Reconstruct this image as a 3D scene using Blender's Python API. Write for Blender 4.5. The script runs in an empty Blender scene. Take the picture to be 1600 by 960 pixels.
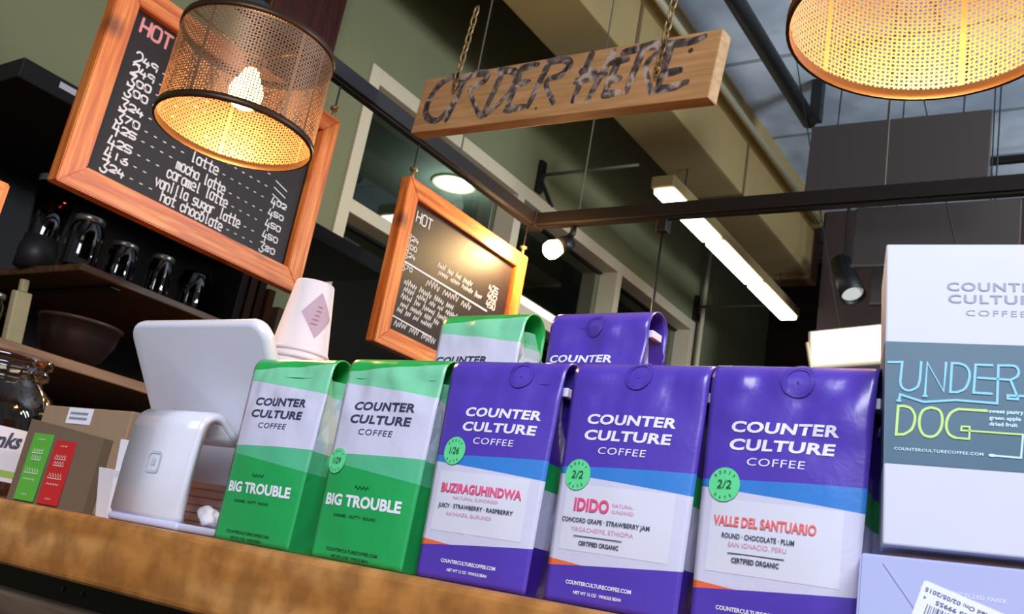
import bpy, bmesh, math, random
from mathutils import Vector, Matrix, noise
R = math.radians
PI = math.pi
SC = bpy.context.scene
COL = SC.collection

# ------------------------------------------------------------------ camera
cam_d = bpy.data.cameras.new('camera'); cam = bpy.data.objects.new('camera', cam_d); COL.objects.link(cam)
cam_d.sensor_width = 36.0; cam_d.lens = 36.0 * 1480 / 1600; cam_d.clip_start = 0.02
yaw, pitch, roll = R(36.0), R(16.2), R(10.3)
f = Vector((-math.sin(yaw) * math.cos(pitch), math.cos(yaw) * math.cos(pitch), math.sin(pitch)))
r = Vector((math.cos(yaw), math.sin(yaw), 0)); u = r.cross(f)
r2 = r * math.cos(roll) + u * math.sin(roll); u2 = u * math.cos(roll) - r * math.sin(roll)
M = Matrix((r2, u2, -f)).transposed().to_4x4(); M.translation = (0, 0, 1.061)
cam.matrix_world = M
SC.camera = cam
cam_d.dof.use_dof = True; cam_d.dof.focus_distance = 0.85; cam_d.dof.aperture_fstop = 24.0

# ------------------------------------------------------------------ world, lights, exposure
W = bpy.data.worlds.new('world'); SC.world = W; W.use_nodes = True
W.node_tree.nodes['Background'].inputs[0].default_value = (0.55, 0.6, 0.75, 1)
W.node_tree.nodes['Background'].inputs[1].default_value = 0.22
SC.view_settings.view_transform = 'Standard'; SC.view_settings.look = 'None'
SC.view_settings.exposure = 0.5; SC.view_settings.gamma = 1.0; SC.view_settings.use_curve_mapping = False
SC.cycles.use_denoising = True
SC.cycles.max_bounces = 8; SC.cycles.transparent_max_bounces = 24; SC.cycles.caustics_reflective = False; SC.cycles.caustics_refractive = False

def area(name, loc, aim, sx, sy, w, col):
    d = bpy.data.lights.new(name, 'AREA'); d.shape = 'RECTANGLE'; d.size = sx; d.size_y = sy; d.energy = w; d.color = col
    o = bpy.data.objects.new(name, d); COL.objects.link(o); o.location = loc
    o.rotation_euler = (Vector(aim) - Vector(loc)).to_track_quat('-Z', 'Y').to_euler()
    return o
def point(name, loc, w, col, rad=0.03):
    d = bpy.data.lights.new(name, 'POINT'); d.energy = w; d.color = col; d.shadow_soft_size = rad
    o = bpy.data.objects.new(name, d); COL.objects.link(o); o.location = loc
    return o
area('front_fill_light', (0.75, -1.6, 2.6), (-0.4, 0.7, 1.1), 1.8, 1.2, 78, (0.84, 0.88, 1.0))  # unseen fill added behind the camera to light the bag fronts
area('slab_fill_light', (1.9, 3.2, 2.5), (-0.7, 4.6, 4.1), .8, .5, 130, (0.72, 0.86, 1.0))  # unseen area light added to brighten the concrete slab
WARM = (1.0, 0.54, 0.22)
point('room_fill_right', (1.5, 2.2, 2.3), 26, (1.0, .78, .5), .12)  # unseen warm fill added off to the right for beams and walls
point('room_fill_far_right', (1.2, 5.2, 2.4), 34, (.95, .95, .9), .12)  # another unseen fill, added to lift the far ceiling and walls

# ------------------------------------------------------------------ helpers
def lin(c):
    return tuple(((v / 255) / 12.92 if v / 255 <= 0.04045 else ((v / 255 + 0.055) / 1.055) ** 2.4) for v in c) + (1,)
def nodes(name):
    m = bpy.data.materials.new(name); m.use_nodes = True
    nt = m.node_tree; return m, nt, nt.nodes['Principled BSDF']
def N(nt, t, **k):
    n = nt.nodes.new(t)
    for a, v in k.items(): setattr(n, a, v)
    return n
def mixc(nt, fac, a, b):
    n = N(nt, 'ShaderNodeMix', data_type='RGBA')
    for s, v in ((0, fac), (6, a), (7, b)):
        if isinstance(v, (tuple, float, int)): n.inputs[s].default_value = v
        else: nt.links.new(v, n.inputs[s])
    return n.outputs[2]
def mth(nt, op, a, b=None, c=None):
    n = N(nt, 'ShaderNodeMath', operation=op)
    for i, v in enumerate((a, b, c)):
        if v is None: continue
        if isinstance(v, (float, int)): n.inputs[i].default_value = v
        else: nt.links.new(v, n.inputs[i])
    return n.outputs[0]
_mc = {}
def plain(name, rgb, rough=0.5, metal=0.0, var=0.12, scale=30, bump=0.0, emit=0.0, spec=0.5):
    """a colour with a little mottling"""
    if name in _mc: return _mc[name]
    m, nt, b = nodes(name); c = lin(rgb)
    tc = N(nt, 'ShaderNodeTexCoord'); nz = N(nt, 'ShaderNodeTexNoise'); nz.inputs['Scale'].default_value = scale; nz.inputs['Detail'].default_value = 4
    nt.links.new(tc.outputs['Object'], nz.inputs['Vector'])
    dk = tuple(v * (1 - var) for v in c[:3]) + (1,); lt = tuple(min(1, v * (1 + var)) for v in c[:3]) + (1,)
    col = mixc(nt, nz.outputs['Fac'], dk, lt)
    nt.links.new(col, b.inputs['Base Color'])
    b.inputs['Roughness'].default_value = rough; b.inputs['Metallic'].default_value = metal; b.inputs['Specular IOR Level'].default_value = spec
    if emit:
        nt.links.new(col, b.inputs['Emission Color']); b.inputs['Emission Strength'].default_value = emit
    if bump:
        bp = N(nt, 'ShaderNodeBump'); bp.inputs['Strength'].default_value = bump; bp.inputs['Distance'].default_value = 0.004
        nt.links.new(nz.outputs['Fac'], bp.inputs['Height']); nt.links.new(bp.outputs[0], b.inputs['Normal'])
    _mc[name] = m; return m
def emis(name, rgb, s):
    if name in _mc: return _mc[name]
    m, nt, b = nodes(name); b.inputs['Base Color'].default_value = lin(rgb)
    b.inputs['Emission Color'].default_value = lin(rgb); b.inputs['Emission Strength'].default_value = s
    _mc[name] = m; return m
def wood(name, rgbs, axis='Y', scale=6, stretch=14, rough=0.45, knots=0.0, mottled=0.0):
    """streaky timber: grain runs along the given object axis"""
    m, nt, b = nodes(name)
    tc = N(nt, 'ShaderNodeTexCoord'); mp = N(nt, 'ShaderNodeMapping')
    sc = {'X': (1, stretch, stretch), 'Y': (stretch, 1, stretch), 'Z': (stretch, stretch, 1)}[axis]
    mp.inputs['Scale'].default_value = sc; nt.links.new(tc.outputs['Object'], mp.inputs['Vector'])
    n1 = N(nt, 'ShaderNodeTexNoise'); n1.inputs['Scale'].default_value = scale; n1.inputs['Detail'].default_value = 6; n1.inputs['Distortion'].default_value = 0.6
    nt.links.new(mp.outputs[0], n1.inputs['Vector'])
    rp = N(nt, 'ShaderNodeValToRGB'); e = rp.color_ramp.elements
    e[0].position = 0.3; e[0].color = lin(rgbs[0]); e[1].position = 0.72; e[1].color = lin(rgbs[2])
    k = e.new(0.5); k.color = lin(rgbs[1])
    nt.links.new(n1.outputs['Fac'], rp.inputs['Fac']); col = rp.outputs['Color']
    if knots:
        vo = N(nt, 'ShaderNodeTexVoronoi'); vo.inputs['Scale'].default_value = knots
        nt.links.new(tc.outputs['Object'], vo.inputs['Vector'])
        kk = N(nt, 'ShaderNodeMapRange'); kk.inputs[1].default_value = 0.06; kk.inputs[2].default_value = 0.26; kk.inputs[3].default_value = 0.75; kk.inputs[4].default_value = 0.0
        nt.links.new(vo.outputs['Distance'], kk.inputs[0])
        col = mixc(nt, kk.outputs[0], col, lin([v * 0.45 for v in rgbs[0]]))
    if mottled:
        n2 = N(nt, 'ShaderNodeTexNoise'); n2.inputs['Scale'].default_value = mottled; n2.inputs['Detail'].default_value = 8
        nt.links.new(tc.outputs['Object'], n2.inputs['Vector'])
        q = N(nt, 'ShaderNodeMapRange'); q.inputs[1].default_value = 0.42; q.inputs[2].default_value = 0.62; q.inputs[3].default_value = 0.6; q.inputs[4].default_value = 0.0
        nt.links.new(n2.outputs['Fac'], q.inputs[0])
        col = mixc(nt, q.outputs[0], col, lin([v * 0.72 for v in rgbs[0]]))
    nt.links.new(col, b.inputs['Base Color']); b.inputs['Roughness'].default_value = rough
    bp = N(nt, 'ShaderNodeBump'); bp.inputs['Strength'].default_value = 0.15; bp.inputs['Distance'].default_value = 0.002
    nt.links.new(n1.outputs['Fac'], bp.inputs['Height']); nt.links.new(bp.outputs[0], b.inputs['Normal'])
    return m
def glass(name, tint=(255, 255, 255), refl=1.0, rough=0.02, see=1.0):
    m, nt, b = nodes(name); nt.nodes.remove(b); out = nt.nodes['Material Output']
    tr = N(nt, 'ShaderNodeBsdfTransparent'); tr.inputs[0].default_value = tuple(v * see for v in lin(tint)[:3]) + (1,)
    gl = N(nt, 'ShaderNodeBsdfGlossy'); gl.inputs['Roughness'].default_value = rough
    lw = N(nt, 'ShaderNodeLayerWeight'); lw.inputs[0].default_value = 0.5
    fr = mth(nt, 'ADD', mth(nt, 'MULTIPLY', mth(nt, 'POWER', lw.outputs['Facing'], 4.0), .9), .05)
    ms = N(nt, 'ShaderNodeMixShader')
    nt.links.new(mth(nt, 'MINIMUM', mth(nt, 'MULTIPLY', fr, refl), 1.0), ms.inputs[0])
    nt.links.new(tr.outputs[0], ms.inputs[1]); nt.links.new(gl.outputs[0], ms.inputs[2]); nt.links.new(ms.outputs[0], out.inputs[0])
    return m

def link(name, bm, mat, parent=None, smooth=False, loc=None):
    me = bpy.data.meshes.new(name); bm.normal_update(); bm.to_mesh(me); bm.free()
    for x in (mat if isinstance(mat, (list, tuple)) else [mat]): me.materials.append(x)
    if smooth:
        for p in me.polygons: p.use_smooth = True
    o = bpy.data.objects.new(name, me); COL.objects.link(o)
    if parent: o.parent = parent
    if loc: o.location = loc
    return o
def tag(o, label=None, cat=None, group=None, kind=None):
    for k, v in (('label', label), ('category', cat), ('group', group), ('kind', kind)):
        if v: o[k] = v
    return o
def thing(name, label, cat, loc=(0, 0, 0), rot=(0, 0, 0), group=None):
    o = bpy.data.objects.new(name, None); COL.objects.link(o); o.location = loc; o.rotation_euler = rot
    o.empty_display_size = 0.05
    return tag(o, label, cat, group)
def struct(name, bm, mat): return tag(link(name, bm, mat), kind='structure')
def copy_tree(o, parent=None):
    c = o.copy(); COL.objects.link(c); c.parent = parent
    for ch in list(o.children): copy_tree(ch, c)
    return c
def bx(bm, x0, x1, y0, y1, z0, z1, bev=0.0, seg=2, mi=0):
    vs = [bm.verts.new((x, y, z)) for x in (x0, x1) for y in (y0, y1) for z in (z0, z1)]
    fs = [bm.faces.new([vs[i] for i in q]) for q in ((0, 1, 3, 2), (4, 6, 7, 5), (0, 4, 5, 1), (2, 3, 7, 6), (0, 2, 6, 4), (1, 5, 7, 3))]
    for q in fs: q.material_index = mi
    if bev:
        bmesh.ops.bevel(bm, geom=list({e for q in fs for e in q.edges}), offset=bev, segments=seg, affect='EDGES', profile=0.5)
    return bm
def B(*a, **k): return bx(bmesh.new(), *a, **k)
def tube(bm, pts, rad, n=8, cap=True):
    pts = [Vector(p) for p in pts]; rings = []
    for i, p in enumerate(pts):
        d = (pts[min(i + 1, len(pts) - 1)] - pts[max(i - 1, 0)]).normalized()
        a = d.orthogonal().normalized() if i == 0 else (rings_a - d * rings_a.dot(d)).normalized()
        rings_a = a; b = d.cross(a); rr = rad[i] if isinstance(rad, (list, tuple)) else rad
        rings.append([bm.verts.new(p + (a * math.cos(t) + b * math.sin(t)) * rr) for t in (2 * PI * k / n for k in range(n))])
    for A, Bq in zip(rings, rings[1:]):
        for k in range(n): bm.faces.new((A[k], A[(k + 1) % n], Bq[(k + 1) % n], Bq[k]))
    if cap: bm.faces.new(rings[0][::-1]); bm.faces.new(rings[-1])
    return bm
def T(*a, **k): return tube(bmesh.new(), *a, **k)
def lathe(bm, prof, n=32, c=(0, 0, 0)):
    rings = []
    for rr, z in prof:
        if rr < 1e-6: rings.append([bm.verts.new((c[0], c[1], c[2] + z))])
        else: rings.append([bm.verts.new((c[0] + rr * math.cos(2 * PI * k / n), c[1] + rr * math.sin(2 * PI * k / n), c[2] + z)) for k in range(n)])
    for A, Q in zip(rings, rings[1:]):
        for k in range(n):
            a, b = A[k % len(A)], A[(k + 1) % len(A)]; c2, d = Q[(k + 1) % len(Q)], Q[k % len(Q)]
            vs = []
            for v in (a, b, c2, d):
                if v not in vs: vs.append(v)
            if len(vs) > 2: bm.faces.new(vs)
    return bm
def Lt(*a, **k): return lathe(bmesh.new(), *a, **k)
_lift = [0]
def ribbon(bm, pts, w, fn, rnd=8):
    """a drawn stroke: pts are 2-D, fn maps a 2-D point onto the surface; each stroke lies a hair above the one before"""
    w = list(w) if isinstance(w, (list, tuple)) else [w] * len(pts)
    P = [Vector(p) for p in pts]; keep = [0] + [i for i in range(1, len(P)) if (P[i] - P[i - 1]).length > 1e-7]
    P = [P[i] for i in keep]; w = [w[i] for i in keep]; n = len(P)
    if n < 2: return
    _lift[0] = (_lift[0] + 1) % 12; up = 2e-5 + 2.5e-5 * _lift[0]
    def f3(x, y):
        p = Vector(fn(x, y)); e = 1e-4
        return p + (Vector(fn(x + e, y)) - p).cross(Vector(fn(x, y + e)) - p).normalized() * up
    L, Rr = [], []
    closed = (P[0] - P[-1]).length < 1e-6 and n > 3
    for i in range(n):
        d0 = (P[i] - P[i - 1]).normalized() if i else ((P[-1] - P[-2]).normalized() if closed else (P[1] - P[0]).normalized())
        d1 = (P[i + 1] - P[i]).normalized() if i < n - 1 else ((P[1] - P[0]).normalized() if closed else d0)
        m = d0 + d1
        if m.length < .2: m = d1
        m.normalize(); nn = Vector((-m.y, m.x)); k = w[i] / max(.55, abs(nn.dot(Vector((-d1.y, d1.x)))))
        L.append(bm.verts.new(f3(P[i].x + nn.x * k, P[i].y + nn.y * k))); Rr.append(bm.verts.new(f3(P[i].x - nn.x * k, P[i].y - nn.y * k)))
    for i in range(n - 1): bm.faces.new((L[i], Rr[i], Rr[i + 1], L[i + 1]))
    if rnd and not closed:
        for i, sg in ((0, -1), (n - 1, 1)):
            d = (P[1] - P[0] if i == 0 else P[-1] - P[-2]).normalized(); a0 = math.atan2(d.y, d.x) * 1.0 + (PI if i == 0 else 0)
            arc = [bm.verts.new(f3(P[i].x + w[i] * math.cos(a0 + t), P[i].y + w[i] * math.sin(a0 + t))) for t in (-PI / 4, 0, PI / 4)]
            bm.faces.new([Rr[i]] + arc + [L[i]] if i else [L[i]] + arc + [Rr[i]])
def smooth_line(pts, n=4):
    out = []
    for i in range(len(pts) - 1):
        p0 = pts[max(i - 1, 0)]; p1 = pts[i]; p2 = pts[i + 1]; p3 = pts[min(i + 2, len(pts) - 1)]
        for k in range(n):
            t = k / n
            out.append(tuple(0.5 * (2 * p1[j] + (p2[j] - p0[j]) * t + (2 * p0[j] - 5 * p1[j] + 4 * p2[j] - p3[j]) * t * t + (3 * p1[j] - p0[j] - 3 * p2[j] + p3[j]) * t ** 3) for j in (0, 1)))
    return out + [pts[-1]]

# printed lettering ------------------------------------------------
_tc = {}
def text_geom(s, bold=0.0, space=1.0):
    key = (s, bold, space)
    if key not in _tc:
        cu = bpy.data.curves.new('lettering', 'FONT'); cu.body = s; cu.size = 1; cu.offset = bold; cu.space_character = space; cu.resolution_u = 3
        ob = bpy.data.objects.new('lettering', cu); COL.objects.link(ob)
        me = bpy.data.meshes.new_from_object(ob.evaluated_get(bpy.context.evaluated_depsgraph_get()))
        vs = [(v.co.x, v.co.y) for v in me.vertices]; fs = [list(p.vertices) for p in me.polygons]
        COL.objects.unlink(ob); bpy.data.objects.remove(ob); bpy.data.curves.remove(cu); bpy.data.meshes.remove(me)
        x0 = min(v[0] for v in vs); x1 = max(v[0] for v in vs)
        _tc[key] = ([(v[0] - x0, v[1] / 0.72) for v in vs], fs, x1 - x0)
    return _tc[key]
def put_text(bm, s, x0, x1, z, cap, fn, bold=0.0, space=1.0, shear=0.0, slope=0.0):
    """s set between x0 and x1 on baseline z with the given capital height"""
    vs, fs, w = text_geom(s, bold, space); k = (x1 - x0) / w
    q = [bm.verts.new(fn(x0 + v[0] * k + v[1] * cap * shear, z + v[1] * cap + slope * v[0] * k)) for v in vs]
    for p in fs:
        try: bm.faces.new([q[i] for i in p])
        except ValueError: pass
def put_arc(bm, s, cx, cz, rad, a0, a1, cap, fn, flip=False):
    for i, ch in enumerate(s):
        if ch == ' ': continue
        a = a0 + (a1 - a0) * (i + 0.5) / len(s)
        rot = a - PI / 2 if not flip else a + PI / 2
        vs, fs, w = text_geom(ch, 0.02, 1.0); k = cap * 1.1
        px, pz = cx + rad * math.cos(a), cz + rad * math.sin(a); q = []
        for v in vs:
            lx, lz = (v[0] - w / 2) * k * 0.9, (v[1] - 0.5) * cap
            q.append(bm.verts.new(fn(px + lx * math.cos(rot) - lz * math.sin(rot), pz + lx * math.sin(rot) + lz * math.cos(rot))))
        for p in fs:
            try: bm.faces.new([q[i] for i in p])
            except ValueError: pass
# chalk handwriting: strokes on a 5 x 9 grid, baseline at 2
G = {'0': '13 05 07 18 38 47 45 43 32 12 04', '1': '28 22', '2': '07 18 38 47 45 02 42', '3': '08 48 25 44 43 32 12 03', '4': '18 04 44;36 31', '5': '48 08 05 35 44 43 32 02',
     '6': '38 05 03 12 32 43 44 35 05', '7': '08 48 12', '8': '25 07 18 38 47 25 43 32 12 03 25', '9': '46 35 15 06 07 18 38 47 42', 'a': '45 36 16 05 03 12 32 43;46 42',
     'c': '45 36 16 05 03 12 32 43', 'e': '04 44 45 36 16 05 03 12 42', 'g': '46 41 30 10;45 36 16 05 04 13 33 44', 'h': '08 02;05 16 36 45 42', 'i': '26 22;27 28', 'l': '28 22 32',
     'm': '06 02;05 16 25 22;25 36 45 42', 'n': '06 02;05 16 36 45 42', 'o': '16 05 03 12 32 43 45 36 16', 'r': '06 02;05 16 36', 's': '46 16 05 14 34 43 32 02', 't': '28 22 42;06 46',
     'u': '06 03 12 32 43;46 42', 'v': '06 22 46', 'H': '08 02;48 42;05 45', 'O': '18 07 03 12 32 43 47 38 18', 'T': '08 48;28 22', 'L': '08 02 42', '-': '05 25'}
def chalk(bm, s, x0, x1, z, h, w, fn, slope=0.0, seed=1, small_after=None):
    """handwrite s from x0 to x1, h = capital height"""
    rn = random.Random(seed); n = len(s); adv = (x1 - x0) / max(n, 1)
    for i, ch in enumerate(s):
        if ch not in G: continue
        hh = h * rn.uniform(0.92, 1.08); zz = z + slope * i * adv + rn.uniform(-.03, .03) * h
        if small_after is not None and i >= small_after: hh *= 0.55; zz += h * 0.32
        for st in G[ch].split(';'):
            pts = [(x0 + i * adv + (int(p[0]) / 4) * adv * 0.74, zz + (int(p[1]) - 2) / 6 * hh) for p in st.split()]
            ribbon(bm, smooth_line(pts, 3) if len(pts) > 3 and ch not in 'HTLr' else pts, w, fn, 6)

# ------------------------------------------------------------------ the room
M_green = plain('sage_green_paint', (118, 118, 84), 0.8, var=0.1, scale=3)
M_frame = plain('cream_window_frame_paint', (205, 190, 160), 0.5, var=0.05)
M_conc = None
def concrete():
    m, nt, b = nodes('board_marked_concrete')
    tc = N(nt, 'ShaderNodeTexCoord'); n1 = N(nt, 'ShaderNodeTexNoise'); n1.inputs['Scale'].default_value = 1.6; n1.inputs['Detail'].default_value = 9
    nt.links.new(tc.outputs['Object'], n1.inputs['Vector'])
    br = N(nt, 'ShaderNodeTexBrick'); br.inputs['Scale'].default_value = 0.28; br.inputs['Mortar Size'].default_value = 0.005
    br.inputs['Color1'].default_value = (1, 1, 1, 1); br.inputs['Color2'].default_value = (0.9, 0.9, 0.9, 1); br.inputs['Mortar'].default_value = (0.45, 0.45, 0.45, 1)
    nt.links.new(tc.outputs['Object'], br.inputs['Vector'])
    rp = N(nt, 'ShaderNodeValToRGB'); e = rp.color_ramp.elements
    e[0].position = 0.35; e[0].color = lin((140, 150, 164)); e[1].position = 0.65; e[1].color = lin((206, 214, 226))
    nt.links.new(n1.outputs['Fac'], rp.inputs['Fac'])
    mx = N(nt, 'ShaderNodeMix', data_type='RGBA', blend_type='MULTIPLY'); mx.inputs[0].default_value = 1
    nt.links.new(rp.outputs[0], mx.inputs[6]); nt.links.new(br.outputs[0], mx.inputs[7])
    nt.links.new(mx.outputs[2], b.inputs['Base Color']); b.inputs['Roughness'].default_value = 0.85
    return m
M_conc = concrete()
M_beam = plain('tan_painted_beam', (140, 118, 74), 0.7, var=0.12, scale=4)
M_dark = plain('dark_brown_plaster', (52, 34, 28), 0.8, var=0.25, scale=4)
M_black = plain('black_paint', (16, 15, 15), 0.45, var=0.2)
M_floor = plain('brown_floor', (70, 55, 45), 0.6, scale=2)
XW = -3.31
struct('floor', B(-6.5, 3, -4, 9.2, -0.1, 0), M_floor)
struct('ceiling', bx(B(-2.30, 3, -4, 9.2, 4.12, 4.3), -3.6, -2.30, -4, 9.2, 4.7, 4.85), M_conc)
bm = bmesh.new()
bx(bm, XW - .2, XW, -4, 2.97, 0, 4.7); bx(bm, XW - .2, XW, 2.97, 7.2, 3.47, 4.7); bx(bm, XW - .2, XW, 7.2, 9.0, 0, 4.7); bx(bm, XW - .2, XW, 2.97, 7.2, 0, .85)
struct('wall_left', bm, M_green)
struct('wall_back', bx(B(-6.5, 3, 9.0, 9.2, 0, 4.7), -2.05, 3, 6.55, 6.65, 1.0, 4.12), M_dark)
# windows: three bays, deep cream mullions, a transom high up, dark glass
M_pane = glass('window_glass', (225, 235, 230), 1.6, 0.015, 0.9)
edges = [2.97, 4.386, 5.76, 7.14]
for i in range(3):
    a, b = edges[i], edges[i + 1]
    bm = bmesh.new()
    bx(bm, XW - .17, XW + .02, a, a + .075, .85, 3.47, .004)
    bx(bm, XW - .17, XW + .02, a + .075, b, 3.385, 3.47, .004)
    bx(bm, XW - .12, XW + .015, a + .075, b, 2.675, 2.745, .004)
    bx(bm, XW - .17, XW + .02, a + .075, b, .85, .92, .004)
    if i == 2: bx(bm, XW - .17, XW + .02, b, b + .07, .85, 3.47, .004)
    w = struct('window_%d' % (i + 1), bm, M_frame)
    bm = bmesh.new()
    for z0, z1 in ((.92, 2.675), (2.745, 3.385)):
        bx(bm, XW - .135, XW - .13, a + .075, b, z0, z1)
    link('pane', bm, M_pane, w)
    bm = bmesh.new()
    for z in (2.66, 3.372): bx(bm, XW - .15, XW - .11, a + .075, b, z, z + .015)
    link('gasket', bm, M_black, w)
# the next room beyond the glass
struct('ceiling_beyond', B(-6.5, XW - .21, 2.0, 9.0, 3.53, 3.6), plain('grey_green_ceiling', (120, 128, 118), .8, scale=2))
struct('wall_beyond', B(-6.5, -6.4, 0, 9.0, 0, 3.53), plain('dark_grey_wall', (58, 52, 46), .8, scale=2))
t = thing('recessed_downlight', 'round white recessed downlight glowing behind the upper window glass', 'light', (-3.86, 4.42, 3.53))
link('trim_ring', Lt([(.155, 0), (.15, -.012), (.125, -.008), (.12, 0)], 32), M_frame, t, True)
link('lens', Lt([(0, -.004), (.12, -.004), (.12, .0)], 32), emis('downlight_lens', (235, 245, 240), 9), t)
point('downlight_glow', (-3.86, 4.42, 3.38), 9, (.85, .95, .9), .1)
# long beams overhead
struct('beam', B(-2.36, -2.07, -2, 6.6, 4.01, 4.75, .01), M_beam)
t = thing('ceiling_duct', 'long square tan duct boxed in below the big ceiling beam', 'duct', (-2.34, 3.2, 3.66))
link('duct_run', B(-.19, .17, -4.5, 3.45, 0, .36, .008), M_beam, t)
for y in (-1.6, .42, 2.0): link('seam_band', B(-.195, .175, y, y + .03, -.006, .365), plain('brown_seam', (92, 70, 42), .7), t)
link('end_collar', B(-.2, .18, 3.45, 3.62, -.03, .38, .01), plain('tan_collar', (120, 92, 58), .7), t)
bm = T([(-2.07, -1, 4.0), (-2.07, 6.45, 4.0)], .022, 10)
tag(link('conduit_pipe', bm, plain('pale_metal_pipe', (190, 180, 150), .35, .3), None, True), 'thin pale conduit running along the lower right edge of the ceiling beam', 'pipe')
bm = T([(-1.66, 2.3, 3.91), (-1.66, 4.85, 3.91)], .046, 12)
p = tag(link('ceiling_pipe', bm, M_black, None, True), 'thick black pipe under the concrete slab right of the beam', 'pipe')
link('hanger', B(-1.63, -1.57, 4.74, 4.8, 3.86, 4.12), M_black, p)
bm = T([(-1.0, 5.8, 4.03), (1.2, 5.8, 4.03)], .028, 10)
tag(link('ceiling_pipe', bm, M_black, None, True), 'slim black pipe crossing below the slab behind the top grey panel', 'pipe')
# horizontal rods bracketed to the green wall
for y, lab in ((4.59, 'thin wall rod on a black bracket left of the long tube light'), (7.19, 'thin wall rod on a bracket low behind the rear purple bag')):
    t = thing('wall_rod', lab, 'rod', (XW, y, 3.61))
    link('rod', T([(0, 0, 0), (.72, 0, 0)], .011, 8), plain('grey_rod', (110, 108, 95), .5, .5), t, True)
    bm = B(0, .03, -.03, .03, -.12, .1, .004); tube(bm, [(.02, 0, -.02), (.02, .18, -.14)], .012)
    link('bracket', bm, M_black, t)
tag(link('wall_pole', T([(-3.24, 7.22, .9), (-3.24, 7.22, 4.2)], .02, 10), M_frame, None, True), 'thin cream upright pole against the wall at the window end', 'pole')

# dark red pilaster behind the left pendant
tag(link('wall_trim', B(XW, XW + .1, 2.25, 2.64, 2.4, 4.9, .006), wood('maroon_stained_board', [(40, 16, 12), (58, 22, 16), (74, 30, 20)], 'Z'), None), kind='structure')

# linear fluorescent
t = thing('fluorescent_light', 'long white linear tube light glowing beneath the ceiling duct', 'light', (-2.37, 5.7, 3.39))
link('housing', B(-.075, .075, -1.2, 1.2, .012, .085, .01), M_beam, t)
for a, b in ((-1.17, -.42), (-.37, .37), (.42, 1.17)):
    link('tube_lens', B(-.066, .066, a, b, -.02, .02, .015, 3), emis('fluorescent_lens', (255, 250, 245), 7), t, True)
for y in (-.9, .9): link('hanger_wire', T([(0, y, .08), (0, y, .3)], .004), M_black, t)

# lighting track: an L of black rail hung above the bar
M_rail = plain('black_track', (24, 17, 14), .4, .2)
t = thing('lighting_track', 'black L-shaped lighting track hanging over the bar', 'track', (-2.0, 2.79, 2.415))
bm = B(-.022, .022, -2.9, .022, -.025, .025, .003); bx(bm, -.012, .012, -2.9, 0, -.032, -.024); link('rail', bm, M_rail, t)
bm = B(.022, 2.6, -.022, .022, -.025, .025, .003); bx(bm, .022, 2.6, -.012, .012, -.032, -.024)
o = link('rail', bm, M_rail, t); o.rotation_euler = (0, R(.9), R(-1.2))
link('corner_joint', B(-.03, .03, -.03, .03, -.034, .03, .004), M_rail, t)
for x, y in ((0, -2.0), (0, -.5), (.2, 0), (1.3, 0)): link('suspension_wire', T([(x, y, .02), (x, y, 1.705)], .003, 6), plain('steel_wire', (120, 115, 100), .4, .8), t)
t = thing('drop_cable', 'thin black cable dropping from the track behind the rear purple bag', 'cable', (-1.44, 2.79, 2.36))
link('clip', B(-.02, .02, -.02, .02, -.03, .03, .004), M_rail, t)
link('cable', T([(0, 0, -.02), (.002, 0, -.7)], .005, 8), M_rail, t, True)
# glowing spot on the track, aimed at the rear menu board
t = thing('track_spotlight', 'glowing warm spotlight hanging from the black track beside the rear menu board', 'light', (-1.81, 2.79, 2.385))
link('stem', T([(0, 0, 0), (0, 0, -.03), (-.01, -.01, -.06)], .012, 10), M_rail, t, True)
ax = Vector((-.55, -.5, -.55)).normalized(); q = ax.to_track_quat('Z', 'Y')
o = link('lamp_holder', Lt([(0, -.01), (.025, -.01), (.032, .02), (.036, .045), (.03, .045)], 20), M_rail, t, True, (-.005, -.005, -.07)); o.rotation_euler = q.to_euler()
o = link('bulb', Lt([(.022, .0), (.034, .028), (.036, .045), (.03, .062), (.016, .072), (0, .075)], 20), emis('spot_bulb_glow', (255, 225, 170), 28), t, True, Vector((-.005, -.005, -.07)) + ax * .035); o.rotation_euler = q.to_euler()
point('track_spot_beam', (-1.87, 2.70, 2.25), 15, (1, .66, .30), .03)
# black can spotlight far back
t = thing('can_spotlight', 'black cylinder spotlight with pale lens at the end of the conduit', 'light', (-1.80, 6.25, 3.52))
ax = Vector((.35, -.30, -.75)).normalized(); q = ax.to_track_quat('Z', 'Y').to_euler()
link('stem', T([(0, 0, 0), (0, 0, .6)], .012, 8), M_black, t)
o = link('can', Lt([(0, -.1), (.07, -.1), (.085, .25), (.078, .25), (.07, .2)], 24), M_black, t, True); o.rotation_euler = q
o = link('lens', Lt([(0, .22), (.076, .22)], 24), emis('can_lens', (215, 215, 205), .25), t); o.rotation_euler = q

# grey hanging panels and their wires, light box
M_panel = plain('grey_acoustic_panel', (54, 46, 43), .9, var=.08, scale=60)
for nm, (x0, x1, y, z0, z1, ro) in {'largest grey panel hanging below the concrete slab, above the black track': (-1.36, -.585, 4.0, 2.965, 3.37, -1.5),
                                 'second grey hanging panel, below the track and behind the white box top': (-1.235, -.51, 4.4, 2.81, 3.12, -1),
                                 'small lowest grey hanging panel peeking out left of the white box': (-1.24, -.6, 4.8, 2.76, 3.2, -.5)}.items():
    t = thing('acoustic_baffle', nm, 'panel', ((x0 + x1) / 2, y, (z0 + z1) / 2), (0, R(-ro), 0), 'stepped grey hanging panels')
    w, h = (x1 - x0) / 2, (z1 - z0) / 2
    link('board', B(-w, w, 0, .03, -h, h, .003), M_panel, t)
    for x in (-w * .7, w * .7): link('hanger_wire', T([(x, .015, h), (x, .015, 4.12 - (z0 + z1) / 2)], .004, 6), M_black, t)
    link('edge_trim', B(-w, w, -.002, .032, -h - .004, -h + .008), plain('pale_panel_edge', (72, 64, 61), .7), t)
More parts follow.
